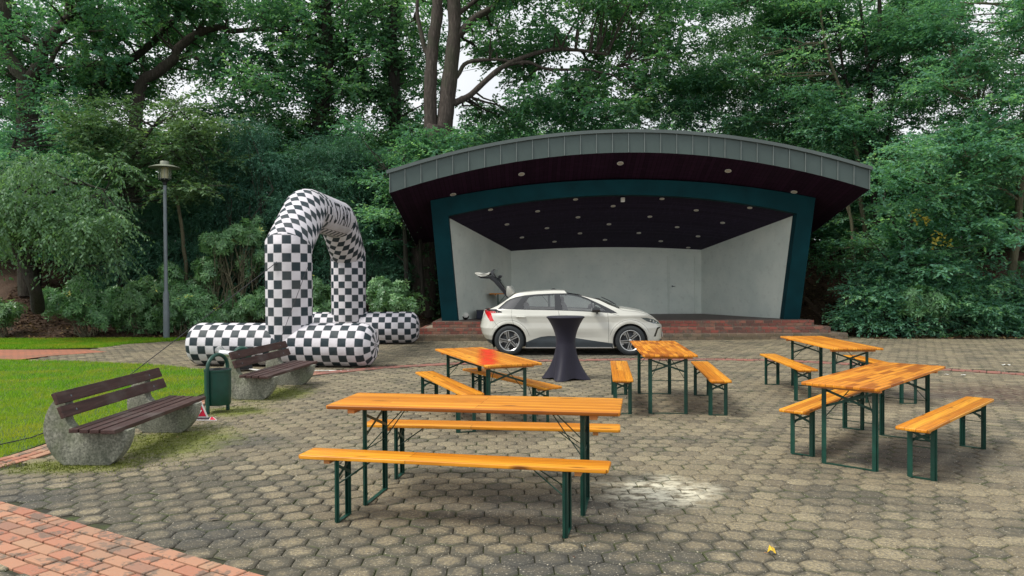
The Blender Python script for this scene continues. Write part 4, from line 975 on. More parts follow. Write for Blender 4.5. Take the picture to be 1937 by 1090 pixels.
for i in range(len(gaps)):
    m_ = pip(cen, polyT['gap%d' % i]) & ~done & ~pip(cen, polyT['window_surround']); assign[m_] = 'gap%d' % i; done |= m_
for k in regions: m_ = pip(cen, polyT[k]) & ~done; assign[m_] = k; done |= m_
assign[~inside] = ''
# materials
def paint():
    m = NT('pearl_white_paint'); co = m.co(); m.set(m.mix(m.math('MULTIPLY', m.ramp(m.noise(3, 5, co), [(.45, 0.), (.75, .25)]), 1.), (.60, .605, .55), (.50, .505, .45)), .32, 0, .5, .8); m.b.inputs['Coat Roughness'].default_value = .06; return m.m
def glassm(name, tint, mixf, rough=.03):
    m = NT(name); tr = m.n('BsdfTransparent'); tr.inputs[0].default_value = (*tint, 1); gl = m.n('BsdfGlossy'); gl.inputs['Roughness'].default_value = rough
    fz = m.n('Fresnel'); fz.inputs[0].default_value = 1.5; ms = m.n('MixShader'); m.l(m.math('ADD', fz.outputs[0], mixf), ms.inputs[0]); m.l(tr.outputs[0], ms.inputs[1]); m.l(gl.outputs[0], ms.inputs[2]); m.l(ms.outputs[0], m.out.inputs[0]); return m.m
M['spoke'] = simple('machined_spoke', (.36, .37, .37), .35, .8, .05); M['paint'] = paint(); M['glass'] = glassm('car_glass', (.97, .99, .98), .10); M['dark_glass'] = glassm('tinted_glass', (.05, .055, .06), .12)
M['clad'] = simple('grey_sill_plastic', (.040, .052, .062), .5, 0, .1); M['gap'] = simple('panel_gap_rubber', (.012, .012, .013), .8)
M['tail'] = simple('red_lamp_lens', (.60, .006, .012), .15, 0, .1, 20, 0, .6, .5); M['piano'] = simple('gloss_black', (.012, .014, .016), .15, 0, .1, 3, 0, .5, .6); M['headl'] = simple('headlamp_lens', (.10, .13, .14), .08, .2, .5, 30, 0, .8, .8)
pm = dict(body='paint', gap='gap', tail_lamp='tail', lamp_surround='piano', headlight='headl', intake='piano', quarter_glass='dark_glass', rear_side_window='glass', front_side_window='glass', mirror_triangle_glass='glass', window_surround='piano', sill_cladding='clad', rear_bumper_lower='clad', front_bumper_lower='clad')
def sheet_part(name, faces, mat, s, push=0):
    ids = sorted({i for f in faces for i in f}); mp = {v: i for i, v in enumerate(ids)}; V = []; Nn = []
    for i in ids:
        t, z = vo_[i][0]/KX, vo_[i][1]; p = surf(t, z); n = nrm(t, z)
        if n.y > 0: n = -n
        p = p+n*push
        V.append((p.x, p.y*s, p.z)); Nn.append((n.x, n.y*s, n.z))
    F = []
    for f in faces:
        g = [mp[i] for i in f]; a, b, c = (Vector(V[i]) for i in g); fn = (b-a).cross(c-a)
        if fn.dot(Vector(Nn[g[0]])) < 0: g = g[::-1]
        F.append(g)
    me = bpy.data.meshes.new(name); me.from_pydata(V, [], F); me.update(); me.polygons.foreach_set('use_smooth', [True]*len(F)); me.normals_split_custom_set_from_vertices(Nn); me.materials.append(M[mat])
    return me
names = {'gap': 'panel_gaps'}
body = None; fl_ = np.array(range(len(fo_)))
bodyV = {}
for s in (1, -1):
    for k in list(pm)+['gap%d' % i for i in range(len(gaps))]:
        fs = [fo_[i] for i in range(len(fo_)) if assign[i] == k]
        if not fs: continue
        if k == 'body' or k[:3] == 'gap':
            # divide the painted sheet at the door gaps
            cc = np.array([cen[i] for i in range(len(fo_)) if assign[i] == k]); xx = np.array([surf(c[0]/KX, c[1]).x for c in cc]); zz2 = cc[:, 1]
            if k[:3] == 'gap': obj('panel_gap', sheet_part('panel_gap', fs, 'gap', s, -.004), car); continue
            bl1 = np.interp(zz2, [.2, .25, .58, .76, .83, 1.02, 1.34], [1.0, .96, .895, .84, .83, .84, 1.09]); bl2 = np.interp(zz2, [.3, .95, 1.35], [1.93, 1.90, 1.865]); bl3 = 3.0
            zw = np.array([rail(x)-.09 for x in xx])
            rd = (xx > bl1) & (xx <= bl2) & (zz2 < 1.12); fd = (xx > bl2) & (xx <= bl3) & (zz2 < 1.12)
            for nm, sel in (('rear_door', rd), ('front_door', fd), ('body_side', ~(rd | fd))):
                fsel = [f for f, q in zip(fs, sel) if q]
                if fsel:
                    o = obj(nm, sheet_part(nm, fsel, 'paint', s), car)
                    if nm != 'body_side':
                        hx0 = cx_(528) if nm == 'rear_door' else cx_(955); hz = cz_(528, 497) if nm == 'rear_door' else cz_(985, 505); y_ = surf(tmap(hx0+.1, hz), hz).y
                        hb = MB().tube([(hx0, (y_+.01)*s, hz+.004), (hx0+.03, (y_-.022)*s, hz+.006), (hx0+.12, (y_-.030)*s, hz+.003), (hx0+.19, (y_-.022)*s, hz-.002), (hx0+.225, (y_+.01)*s, hz-.006)], [.012, .016, .017, .016, .011], 8)
                        hb.build('handle', M['paint'], o, True)
            continue
        o = obj(k, sheet_part(k, fs, pm[k], s, -.006 if 'glass' in k or 'window' in k[-6:] else 0), car)
# details inside the lamps
for s in (1, -1):
    mb = MB()
    for i in range(5):
        x, z = cx_(300+i*16), cz_(300, 452); y = surf(tmap(x, z), z).y-.003; mb.box((x, y*s, z), (.022, .006, .012))
    mb.build('lamp_segments', M['white_paint'], car)
    a, b, c_, d = P2((272, 466), (296, 466), (326, 528), (308, 530)); V = []
    for x, z in (a, b, c_, d): V.append((x, (surf(tmap(x, z), z).y-.004)*s, z))
    MB().add(V, [(0, 1, 2, 3)]).build('indicator_lens', simple('amber_lens', (.70, .13, .02), .25), car)
    mb = MB()
    for (u, v, r) in ((1700, 566, .022), (1672, 556, .018), (1728, 577, .016)):
        x, z = cx_(u), cz_(u, v); p = surf(tmap(x, z), z); mb.lathe([(0, .012), (r*.6, .011), (r, .004), (r, 0)], 12, Matrix.Translation((p.x, (p.y)*s, p.z)) @ nrm(tmap(x, z), z).to_track_quat('Z', 'Y').to_matrix().to_4x4() if s == 1 else Matrix.Translation((p.x, -p.y, p.z)) @ Vector((nrm(tmap(x, z), z).x, -nrm(tmap(x, z), z).y, nrm(tmap(x, z), z).z)).to_track_quat('Z', 'Y').to_matrix().to_4x4())
    mb.build('lamp_projectors', M['alu'], car, True)
# roof, windscreen and bonnet: skins stretched between the two rails
ts = [t for t, z in tT]; RP = [surf(t, z) for t, z in tT]
def crown(x): return float(np.interp(x, [.2, .8, 1.2, 2.2, 2.6, 3.1, 3.3, 3.8, 4.15, 4.3], [.0, .010, .014, .014, .008, .02, .025, .035, .02, .0]))
def topskin(name, x0, x1, mat, s0=-1., s1=1., push=0., nn=22, parent=None):
    V = []; idx = [i for i, p in enumerate(RP) if x0 <= p.x <= x1]; k = 0
    for i in idx:
        p = RP[i]; hy = -p.y
        for j in range(nn+1):
            q = s0+(s1-s0)*j/nn; V.append((p.x+.10*(1-q*q)*(1 if p.x > 2.55 and p.x < 3.35 else 0)*math.sin(math.pi*min(max((p.x-2.55)/.8, 0), 1)), -hy*q, p.z+crown(p.x)*(1-abs(q)**2.4)+push))
    F = [(a*(nn+1)+j, (a+1)*(nn+1)+j, (a+1)*(nn+1)+j+1, a*(nn+1)+j+1) for a in range(len(idx)-1) for j in range(nn)]
    F = [f[::-1] for f in F]
    return MB().add(V, F).build(name, M[mat], parent or car, True)
xh, xc, xw = cx_(480), cx_(1105), cx_(1400)
topskin('roof', xh, xc+.02, 'paint'); M['screen'] = glassm('windscreen_glass', (.12, .14, .14), .12); topskin('windscreen', xc-.01, xw, 'screen', -.93, .93)
topskin('a_pillar', xc, xw+.01, 'paint', .925, 1., nn=3); topskin('a_pillar', xc, xw+.01, 'paint', -1., -.925, nn=3)
topskin('bonnet', xw-.005, 4.4, 'paint'); topskin('tail_sill', .0, .16, 'piano')
topskin('cowl', xw-.10, xw+.02, 'piano', -.9, .9, .006)
for q in (-.35, .35):
    x = xw-.02; mb = MB().tube([(x, q*.9, rail(x)+.075), (x-.10, q*.9+.25, rail(x-.1)+.10), (x-.28, q*.9+.30, rail(x-.28)+.105)], .009, 6); mb.build('wiper', M['black'], car)
MB().prism([(1.70, 1.465), (1.76, 1.498), (1.80, 1.498), (1.86, 1.465)], -.012, .012, 'y').build('aerial_fin', M['piano'], car)
# front grille face and number plate recess are dark, low on the nose
MB().box((4.225, 0, .27), (.03, .9, .12)).build('grille', M['piano'], car, bevel=.01)
MB().box((4.283, 0, .43), (.008, .50, .11)).build('number_plate', M['white_paint'], car)
# door mirrors
for s in (1, -1):
    x, z = cx_(1215), cz_(1215, 452); y = .90; mo = MB().prism([(x-.13, z-.045), (x-.10, z+.055), (x-.02, z+.085), (x+.05, z+.05), (x+.08, z-.03), (x, z-.06)], -s*(y+.03), -s*(y+.19), 'y').build('door_mirror', M['piano'], car, True, bevel=.02, seg=3)
    MB().bar((x+.01, -s*(y-.04), z-.10), (x+.0, -s*(y+.07), z-.05), .05, .03).build('mirror_arm', M['piano'], mo)
    MB().box((x-.118, -s*(y+.11), z+.005), (.006, .13, .085)).build('mirror_glass', M['alu'], mo)
# cabin: floor, seats, dashboard, steering wheel
MB().box((2.2, 0, .36), (3.3, 1.5, .30)).box((1.05, 0, .72), (1.3, 1.40, .05)).build('underbody', M['black'], car)
M['seat'] = simple('grey_seat_fabric', (.10, .105, .11), .85, 0, .15)
def seat(x, y, w, name):
    st = MB().box((x, y, .62), (.5, w, .16)).build(name, M['seat'], car, True, bevel=.04)
    Mx = Matrix.Translation((x-.27, y, .88)) @ Matrix.Rotation(R(-17), 4, 'Y'); MB().box((0, 0, 0), (.13, w, .56), Mx).build('backrest', M['seat'], st, True, bevel=.05)
    for yy in ((y,) if w < .7 else (y-w*.32, y+w*.32)): MB().box((x-.37, yy, 1.23), (.08, .25, .15)).build('headrest', M['seat'], st, True, bevel=.03)
seat(2.35, -.36, .50, 'front_seat'); seat(2.35, .36, .50, 'front_seat'); seat(1.45, 0, 1.2, 'rear_seat')
MB().box((3.02, 0, .86), (.42, 1.36, .26)).build('dashboard', M['black'], car, True, bevel=.06)
Mx = Matrix.Translation((2.78, .36, .98)) @ Matrix.Rotation(R(62), 4, 'Y'); MB().tube([tuple(Mx @ Vector((.185*math.cos(a), .185*math.sin(a), 0))) for a in np.linspace(0, 2*math.pi, 25)], .014, 8, False).bar(Mx @ Vector((-.18, 0, 0)), Mx @ Vector((.18, 0, 0)), .04, .02).build('steering_wheel', M['black'], car, True)
# wheel houses and wheels
for (cx0, cz0, r) in arch_r.values():
    for s in (1, -1):
        V = []; n = 30
        for yy in (.893, .55): V += [(cx0+(r+.004)*math.cos(R(-25+230*i/n)), -s*yy*1., cz0+(r+.004)*math.sin(R(-25+230*i/n))) for i in range(n+1)]
        F = [(i, i+1, n+2+i, n+1+i) for i in range(n)]+[list(range(n+1, 2*n+2))]
        MB().add(V, F).build('wheel_house', M['black'], car)
def wheel(x, s, zc=.335, ang=0.):
    w = empty('wheel'); w.parent = car; w.location = (x, -s*.80, zc); w.rotation_euler = (0, 0, 0 if s == 1 else math.pi)
    MX = Matrix.Rotation(R(90), 4, 'X')          # lathe axis becomes -y (outwards)
    tw = .105
    MB().lathe([(.225, -tw), (.255, -tw), (.310, -tw+.012), (.332, -tw+.03), (.336, 0), (.332, tw-.03), (.310, tw-.010), (.262, tw-.002), (.236, tw-.012), (.225, tw-.02)], 48, MX).build('tyre', M['rubber'], w, True)
    rim = MB().lathe([(.237, tw-.014), (.228, tw-.010), (.216, tw-.020), (.212, tw-.05), (.205, -.06)], 48, MX).build('rim', M['alu'], w, True)
    MB().lathe([(0, .025), (.20, .025), (.21, .02)], 32, MX).build('wheel_disc', M['black'], rim, True)
    MB().lathe([(0, .030), (.13, .030), (.13, .028)], 28, MX).build('brake_disc', M['clad'], rim, True)
    sp = MB(); dk = MB()
    for k in range(5):
        a = 2*math.pi*k/5+.3+ang; ca, sa = math.cos(a), math.sin(a)
        def pt(r, off, y): return (ca*r-sa*off, -y, sa*r+ca*off)
        for o_, sg in ((-.004, -1), (.040, 1)):
            V = [pt(.035, o_-.008, .083), pt(.035, o_+.012, .083), pt(.222, o_+.022, .088), pt(.222, o_-.004, .088)]; V2 = [(x_, y_+.03, z_) for x_, y_, z_ in V]
            (sp if sg < 0 else sp).add(V+V2, [(0, 1, 2, 3), (0, 4, 5, 1), (1, 5, 6, 2), (2, 6, 7, 3), (3, 7, 4, 0)])
        V = [pt(.04, .008, .074), pt(.04, .034, .074), pt(.215, .036, .076), pt(.215, .02, .076)]; dk.add(V+[(x_, y_+.02, z_) for x_, y_, z_ in V], [(0, 1, 2, 3), (0, 4, 5, 1), (1, 5, 6, 2), (2, 6, 7, 3), (3, 7, 4, 0)])
        # angled blade at the rim between spokes
        V = [pt(.222, .062, .088), pt(.205, .115, .088), pt(.140, .082, .080), pt(.150, .068, .080)]; sp.add(V+[(x_, y_+.015, z_) for x_, y_, z_ in V], [(0, 1, 2, 3), (0, 4, 5, 1), (1, 5, 6, 2), (2, 6, 7, 3), (3, 7, 4, 0)])
        V = [pt(.222, .020, .070), pt(.20, .13, .070), pt(.155, .075, .066), pt(.10, .03, .066)]; dk.add(V, [(0, 1, 2, 3)])
    sp.build('spokes', M['spoke'], rim); dk.build('spoke_inlays', M['piano'], rim)
    MB().lathe([(0, .088), (.022, .088), (.032, .082), (.034, .07)], 20, MX).build('hub_cap', M['alu'], rim, True)
wheel(.78, 1, .336, .1); wheel(3.485, 1, .336, .35); wheel(.78, -1, .336); wheel(3.485, -1, .336)
MB().box((2.13, -.862, .178), (2.0, .02, .02)).box((2.13, .862, .178), (2.0, .02, .02)).build('sill_trim', M['alu'], car)
# raised tailgate: outline in side view measured from the hinge, given its real width
hx, hz = cx_(482), cz_(482, 312)
def tg(u, v): return (hx+(u-482)/380, hz-(v-312)/383)
def gate(name, poly, w0, w1, mat, parent):
    "outline poly (u, v) with a half-width for each point: two skins joined round the edge"
    n = len(poly); V = []
    for sgn in (-1, 1):
        for (u, v, w) in poly: x, z = tg(u, v); V.append((x, sgn*w, z))
    F = [list(range(n)), list(range(2*n-1, n-1, -1))]+[(i, (i+1) % n, (i+1) % n+n, i+n) for i in range(n)]
    return MB().add(V, F).build(name, M[mat], parent, True, bevel=.006)
tgo = gate('tailgate', [(474, 322, .50), (452, 300, .50), (348, 160, .58), (318, 128, .60), (300, 140, .60), (262, 150, .60), (215, 146, .58), (195, 140, .55), (190, 148, .55), (215, 160, .57), (290, 165, .58), (330, 195, .58), (400, 270, .55), (440, 322, .50)], 0, 0, 'black', car)
gate('lower_panel', [(158, 112, .50), (176, 107, .55), (205, 108, .60), (228, 122, .62), (240, 124, .62), (262, 120, .62), (290, 108, .62), (300, 113, .62), (286, 130, .62), (255, 142, .62), (215, 145, .60), (190, 136, .58), (170, 124, .53)], 0, 0, 'paint', tgo)
gate('tail_light_bar', [(300, 112, .60), (312, 92, .58), (330, 80, .56), (333, 90, .56), (326, 120, .60), (345, 158, .60), (320, 140, .60)], 0, 0, 'piano', tgo)
gate('rear_window', [(446, 288, .48), (372, 186, .52), (364, 190, .52), (440, 296, .48)], 0, 0, 'dark_glass', tgo)
gate('spoiler', [(438, 326, .52), (436, 290, .56), (441, 234, .57), (455, 229, .57), (474, 246, .57), (500, 290, .54), (486, 308, .52), (466, 328, .52)], 0, 0, 'paint', tgo)
gate('wiper_motor', [(350, 150, .10), (366, 132, .10), (386, 136, .10), (384, 150, .10), (366, 165, .10)], 0, 0, 'black', tgo)
for s in (1, -1):
    a = tg(452, 330); b = tg(345, 205); MB().tube([(a[0], s*.54, a[1]-.02), (b[0], s*.56, b[1])], .012, 8).build('gas_strut', M['black'], tgo)
ca_ = Matrix.Rotation(R(-3.2), 4, 'Z')
car.rotation_euler = (0, 0, R(-3.2)); wl = gnd(963, 672.5); car.location = (-.835, 17.83, 0)
for o in (car,):
    p = Matrix.Rotation(R(-3.2), 4, 'Z') @ Vector((.78, -.90, 0)); r_ = ray(963, 600); d_ = 16.95; o.location = (r_.x*d_-p.x, d_-p.y, 0)

# ------------------------------------------------------------------ trees and shrubs
G_ = [(0., (.010, .045, .026)), (.35, (.020, .075, .040)), (.7, (.038, .115, .052)), (1., (.075, .17, .062))]
M['oak'] = leaf_mat('oak_leaves', [(0., (.010, .040, .025)), (.4, (.021, .072, .042)), (.75, (.040, .105, .052)), (1., (.085, .15, .055))], .5, gain=2.7)
M['hornbeam'] = leaf_mat('hornbeam_leaves', [(0., (.014, .056, .040)), (.4, (.030, .095, .064)), (.75, (.060, .145, .088)), (1., (.17, .30, .15))], .47, gain=2.4)
M['elm'] = leaf_mat('drooping_elm_leaves', [(0., (.030, .075, .036)), (.4, (.055, .12, .055)), (.8, (.095, .18, .08)), (1., (.16, .26, .10))], .34, gain=1.45)
M['yew'] = leaf_mat('yew_needles', [(0., (.006, .030, .022)), (.5, (.015, .058, .038)), (1., (.036, .10, .058))], .25, gain=3.1)
M['rhodo'] = leaf_mat('rhododendron_leaves', [(0., (.025, .062, .028)), (.5, (.055, .125, .050)), (.93, (.11, .20, .075)), (1., (.28, .26, .04))], .25, .4, spec=.5, gain=2.5)
M['ivy'] = leaf_mat('ivy_leaves', [(0., (.012, .045, .020)), (.6, (.028, .085, .036)), (1., (.055, .12, .045))], .3, gain=2.1)
M['yellow'] = leaf_mat('turning_yellow_leaves', [(0., (.40, .38, .03)), (1., (.62, .52, .05))], .4)
def bark(name, a, b, c):
    m = NT(name); co = m.co(); f = m.noise(3, 7, m.mapping(co, (6, 6, 1.1)), .7, .4); cc = m.ramp(f, [(.3, a), (.55, b), (.72, c)])
    cc = m.mix(m.math('MULTIPLY', m.ramp(m.noise(1.1, 5, co), [(.5, 0.), (.7, .6)]), 1.), cc, (.045, .06, .03)); m.set(cc, .95); m.bump(f, 1., .05); return m.m
M['bark'] = bark('oak_bark', (.025, .02, .017), (.07, .057, .048), (.15, .125, .11))
M['bark_dark'] = bark('dark_bark', (.014, .013, .012), (.04, .036, .030), (.08, .07, .055))
M['bark_pale'] = bark('smooth_pale_bark', (.075, .07, .045), (.14, .13, .08), (.20, .18, .12))
def norm(a): return a/np.maximum(np.linalg.norm(a, axis=-1, keepdims=True), 1e-9)
def leaves(O, D, ln, K, L, W, rg, droop=.25, flat=.6, tone=None):
    "leaves set alternately along twigs: O origins, D directions, ln twig lengths"
    m = len(O); t = (np.arange(K)+rg.random((m, K)))/K; D = norm(D); up = np.array([0, 0, 1.]); side = norm(np.cross(D, up)+1e-4)
    P = O[:, None]+D[:, None]*(t*ln[:, None])[..., None]; P[..., 2] -= droop*(t**2)*ln[:, None]*.6
    sg = np.where(np.arange(K) % 2, 1., -1.)[None, :, None]
    ld = norm(D[:, None]*rg.uniform(.2, .9, (m, K, 1))+side[:, None]*sg*rg.uniform(.5, 1.1, (m, K, 1))+rg.normal(0, .35, (m, K, 3))-up*droop)
    nr = norm(up*flat+rg.normal(0, .42, (m, K, 3))); sd = norm(np.cross(ld, nr)); l = L*rg.uniform(.6, 1.25, (m, K, 1)); w = W*rg.uniform(.7, 1.2, (m, K, 1))
    V = np.stack([P, P+ld*l*.45+sd*w*.5, P+ld*l, P+ld*l*.45-sd*w*.5], 2).reshape(-1, 3)
    tn = (tone if tone is not None else rg.random(m)); r = np.clip(tn[:, None]*.6+rg.random((m, K))*.4, 0, 1)
    return V, np.repeat(r.ravel(), 4)
def leafobj(name, parts, mat, parent):
    V = np.concatenate([p[0] for p in parts]); r = np.concatenate([p[1] for p in parts]); n = len(V)//4
    return obj(name, mkmesh(name, V, np.arange(4*n).reshape(-1, 4), mat, False, {'rnd': r}), parent)
def clump_twigs(C, rad, dens, rg, fl=.5, tl=.55, center=None):
    "C clump centres, rad radii: twig origins/directions; tone per clump"
    k = np.maximum((dens*rad**2).astype(int), 3); idx = np.repeat(np.arange(len(C)), k); n = len(idx)
    u = norm(rg.normal(0, 1, (n, 3))*np.array([1, 1, fl])); rr = rad[idx]*rg.random(n)**.5*.75; O = C[idx]+u*rr[:, None]*np.array([1, 1, max(fl, .45)])
    D = norm(u+rg.normal(0, .45, (n, 3))*np.array([1, 1, .5])); tone = np.clip(rg.random(len(C))[idx]*.8+rg.normal(0, .12, n)+.1, 0, 1)
    return O, D, tl*rg.uniform(.6, 1.3, n), tone
def wander(a, b, n, j, rg):
    a, b = np.array(a, float), np.array(b, float); P = [a+(b-a)*i/n for i in range(n+1)]
    for i in range(1, n): P[i] = P[i]+rg.normal(0, j, 3)*np.linalg.norm(b-a)
    return P
def tube_px(mb, pts, w0, w1, d, n=9, rg=None):
    P = [at(px, py, dd if dd else d) for px, py, dd in [(p[0], p[1], p[2] if len(p) > 2 else None) for p in pts]]
    # refine with a smooth curve
    Q = []
    for i in range(len(P)-1):
        p0, p1, p2, p3 = P[max(i-1, 0)], P[i], P[i+1], P[min(i+2, len(P)-1)]
        for k in range(4):
            t = k/4; Q.append(.5*((2*p1)+(-p0+p2)*t+(2*p0-5*p1+4*p2-p3)*t*t+(-p0+3*p1-3*p2+p3)*t**3))
    Q.append(P[-1]); m = len(Q); rr = [(w0+(w1-w0)*i/(m-1))/2/FPX*Q[i].y for i in range(m)]
    if rg is not None: rr = [r*(1+rg.normal(0, .05)) for r in rr]
    mb.tube(Q, rr, n); return [(q, r) for q, r in zip(Q, rr)]
def connect(mb, C, skel, rg, r0=.03, frac=1., jit=.10):
    "thin branches from the limbs to the clumps"
    S_ = np.array([list(q) for q, r in skel])
    for c in C:
        if rg.random() > frac: continue
        d = np.linalg.norm(S_-c, axis=1)+np.maximum(0, S_[:, 2]-c[2])*1.0; i = int(np.argmin(d*(1+.15*rg.random(len(d))))); a = S_[i]; L = np.linalg.norm(c-a)
        if L < .2 or L > 3.2: continue
        P = wander(a, c, 4, .05*jit*10/2, rg); r = min(r0*(1+L*.25), skel[i][1]*.8+.005); mb.tube([tuple(p) for p in P], [r, r*.8, r*.6, r*.42, r*.2], 5, False)
        for k in range(2):
            e = c+rg.normal(0, .5, 3)*np.array([1, 1, .5]); mb.tube([tuple(P[3]), tuple((P[3]+e)/2+rg.normal(0, .06, 3)), tuple(e)], [r*.4, r*.28, .004], 4, False)
def in_gaps(px, py, gaps): return any(((px-a)/(c*.78))**2+((py-b)/(d*.78))**2 < 1 for a, b, c, d in gaps)
KEEP = [([(51, 232), (52, 150)], 22, 27), ([(52, 158), (27, 124), (10, 96), (11, 0)], 15, 27), ([(54, 158), (74, 124), (83, 88), (104, 60), (137, 25)], 15, 27), ([(176, 198), (190, 154), (220, 129), (259, 105), (289, 80), (311, 55), (330, 36)], 11, 29),
  ([(262, 175), (297, 138), (330, 110), (338, 91), (371, 66), (413, 52), (440, 59), (495, 55)], 12, 28.5), ([(607, 240), (610, 165), (621, 82), (612, 0)], 16, 29), ([(622, 90), (654, 102), (673, 129), (679, 149), (704, 173)], 12, 29), ([(748, 261), (745, 138), (739, 82), (748, 0)], 12, 30),
  ([(818, 222), (814, 165), (819, 82), (827, 0)], 22, 26), ([(843, 222), (847, 179), (855, 110), (860, 0)], 22, 26), ([(858, 196), (891, 179), (921, 151), (951, 127), (995, 107), (1047, 94), (1102, 96)], 12, 26), ([(1000, 118), (1036, 131), (1110, 132)], 8, 26), ([(869, 138), (885, 118), (940, 113)], 9, 26), ([(871, 63), (896, 36), (929, 16)], 12, 26), ([(805, 96), (796, 60), (789, 22)], 9, 26),
  ([(1663, 0), (1663, 90), (1646, 165), (1650, 330), (1656, 420)], 9, 25.5), ([(1635, 69), (1646, 165)], 6, 25.5), ([(1626, 369), (1637, 440)], 9, 24.5), ([(1598, 377), (1613, 454)], 7, 23.8), ([(1911, 600), (1914, 520), (1924, 437), (1930, 380)], 16, 22.8), ([(805, 420), (803, 540)], 28, 26)]
def clear_depth(px, py, rad_px):
    out = 0
    for path, hw, d in KEEP:
        if dpath(np.array([[px, py]]), path)[0] < hw+rad_px: out = max(out, d)
    return out
def scatter(poly, n, d0, d1, rg, gaps=()):
    xs = [p[0] for p in poly]; ys = [p[1] for p in poly]; out = []
    while len(out) < n:
        px, py = rg.uniform(min(xs), max(xs)), rg.uniform(min(ys), max(ys))
        if pip(np.array([[px, py]]), poly)[0] and not in_gaps(px, py, gaps): 
            d_ = rg.uniform(d0, d1); k_ = clear_depth(px, py, 16 if d1 > 25 else 6)
            if k_ > d_-.4: d_ = k_+rg.uniform(.8, 3.2)
            out.append(list(at(px, py, d_)))
    return np.array(out)
GAPS = [(345, 150, 36, 30), (392, 165, 22, 16), (285, 275, 32, 20), (1000, 60, 22, 35), (1025, 150, 30, 20), (1180, 145, 28, 30), (1312, 45, 24, 55), (905, 150, 16, 42), (965, 168, 30, 18), (1090, 60, 30, 22), (150, 90, 25, 20), (500, 60, 26, 18), (255, 20, 22, 18), (1905, 50, 36, 36), (1430, 100, 30, 24), (1530, 60, 24, 20), (780, 205, 18, 20), (705, 55, 18, 16), (1740, 120, 32, 20), (575, 150, 16, 14), (1880, 100, 26, 16)]
def tree(name, label, limbs, crown, d, mat, bmat, seed, L=.14, W=.085, dens=50, K=13, fl=.55, tl=.55, ivy=None, group='trees behind the plaza', extra=None, conn=1., droop=.25, r0=.03, flat=.6, bname='trunk'):
    rg = np.random.default_rng(seed); b0 = at(limbs[0][0][0][0], limbs[0][0][0][1], limbs[0][0][0][2] if len(limbs[0][0][0]) > 2 else d)
    t = empty(name, (0, 0, 0), 0, label, 'tree', group); mb = MB(); skel = []
    for pts, w0, w1 in limbs: skel += tube_px(mb, pts, w0, w1, d, 10, rg)
    parts = []
    for C, rad in crown(rg) if callable(crown) else crown:
        connect(mb, C, skel, rg, r0, conn); O, D, ln, tone = clump_twigs(C, rad, dens, rg, fl, tl); parts.append(leaves(O, D, ln, K, L, W, rg, droop, flat, tone))
    mb.build(bname, M[bmat], t, True, autosmooth=1.2)
    leafobj('crown', parts, M[mat], t)
    if ivy:
        ip = []
        for (q, r) in skel:
            if ivy(q): 
                k = 26; a = rg.uniform(0, 6.28, k); u = np.stack([np.cos(a), np.sin(a), rg.normal(0, .3, k)], 1); O = np.array(q)[None]+u*(r*1.02)+rg.normal(0, .12, (k, 3))*np.array([.4, .4, 1.6]); ip.append(leaves(O, u+rg.normal(0, .5, (k, 3))-np.array([0, 0, .3]), np.full(k, .26), 9, .10, .085, rg, .4, .3))
        if ip: leafobj('ivy', ip, M['ivy'], t)
    # move the origin to the foot of the trunk
    z = hterr(b0.x, b0.y); t.location = (b0.x, b0.y, z)
    for o in [x for x in bpy.data.objects if x.parent == t]: o.matrix_parent_inverse = Matrix.Translation((-b0.x, -b0.y, -z))
    return t
def cl(poly, n, d0, d1, r0, r1, gaps=GAPS): return lambda rg: [((lambda C: (C, rg.uniform(r0, r1, len(C))))(scatter(poly, n, d0, d1, rg, gaps)))]
tree('oak_tree', 'broad old oak with forked grey trunk at the far left', [([(56, 560), (54, 400), (51, 212), (52, 150)], 38, 34), ([(52, 158), (27, 124), (10, 96), (11, 40), (9, -40)], 27, 20), ([(54, 158), (74, 124), (83, 88), (104, 60), (137, 25), (190, -20)], 27, 10), ([(90, 140), (97, 115), (118, 80), (160, 60)], 12, 4), ([(66, 86), (36, 63), (0, 50), (-40, 46)], 6, 3), ([(83, 88), (120, 40), (130, -10)], 14, 6), ([(10, 96), (-30, 40)], 12, 7)],
     cl([(-70, -60), (230, -60), (260, 60), (215, 190), (120, 215), (-70, 205)], 84, 24.5, 30, .6, 1.05), 27, 'oak', 'bark', 11)
tree('oak_tree', 'leaning oak with long crooked limbs rising to the right, above the weeping tree', [([(120, 520), (150, 330), (176, 198), (190, 154), (220, 129), (259, 105), (289, 80), (311, 55), (330, 36), (380, -20)], 22, 9), ([(311, 55), (300, 10)], 6, 4)],
     cl([(150, -60), (420, -60), (400, 40), (330, 100), (250, 200), (140, 200)], 62, 26, 31, .6, 1.0), 29, 'oak', 'bark_dark', 12)
tree('oak_tree', 'oak with a long arching limb over the street lamp', [([(245, 560), (252, 330), (264, 170), (297, 138), (330, 110), (338, 91), (371, 66), (413, 52), (440, 59), (495, 55), (560, 62)], 26, 6), ([(371, 66), (391, 25), (405, -30)], 8, 6), ([(330, 112), (365, 108), (400, 125), (450, 150)], 8, 3)],
     cl([(260, -60), (560, -60), (600, 90), (560, 260), (430, 300), (330, 215), (250, 170)], 100, 26, 31, .6, 1.0), 28.5, 'oak', 'bark', 13)
tree('oak_tree', 'ivy clad oak with a crooked dead limb, left of the double trunk', [([(603, 540), (606, 330), (607, 220), (610, 165), (621, 82), (612, 20), (610, -40)], 34, 26), ([(622, 90), (637, 96), (654, 102), (673, 129), (679, 149), (704, 173), (730, 180)], 17, 5), ([(676, 149), (668, 172)], 8, 4), ([(610, 100), (580, 40), (560, -20)], 12, 6)],
     cl([(480, -60), (740, -60), (730, 130), (700, 290), (520, 300), (470, 120)], 88, 26.5, 31, .6, 1.0), 29, 'oak', 'bark_dark', 14, ivy=lambda q: True)
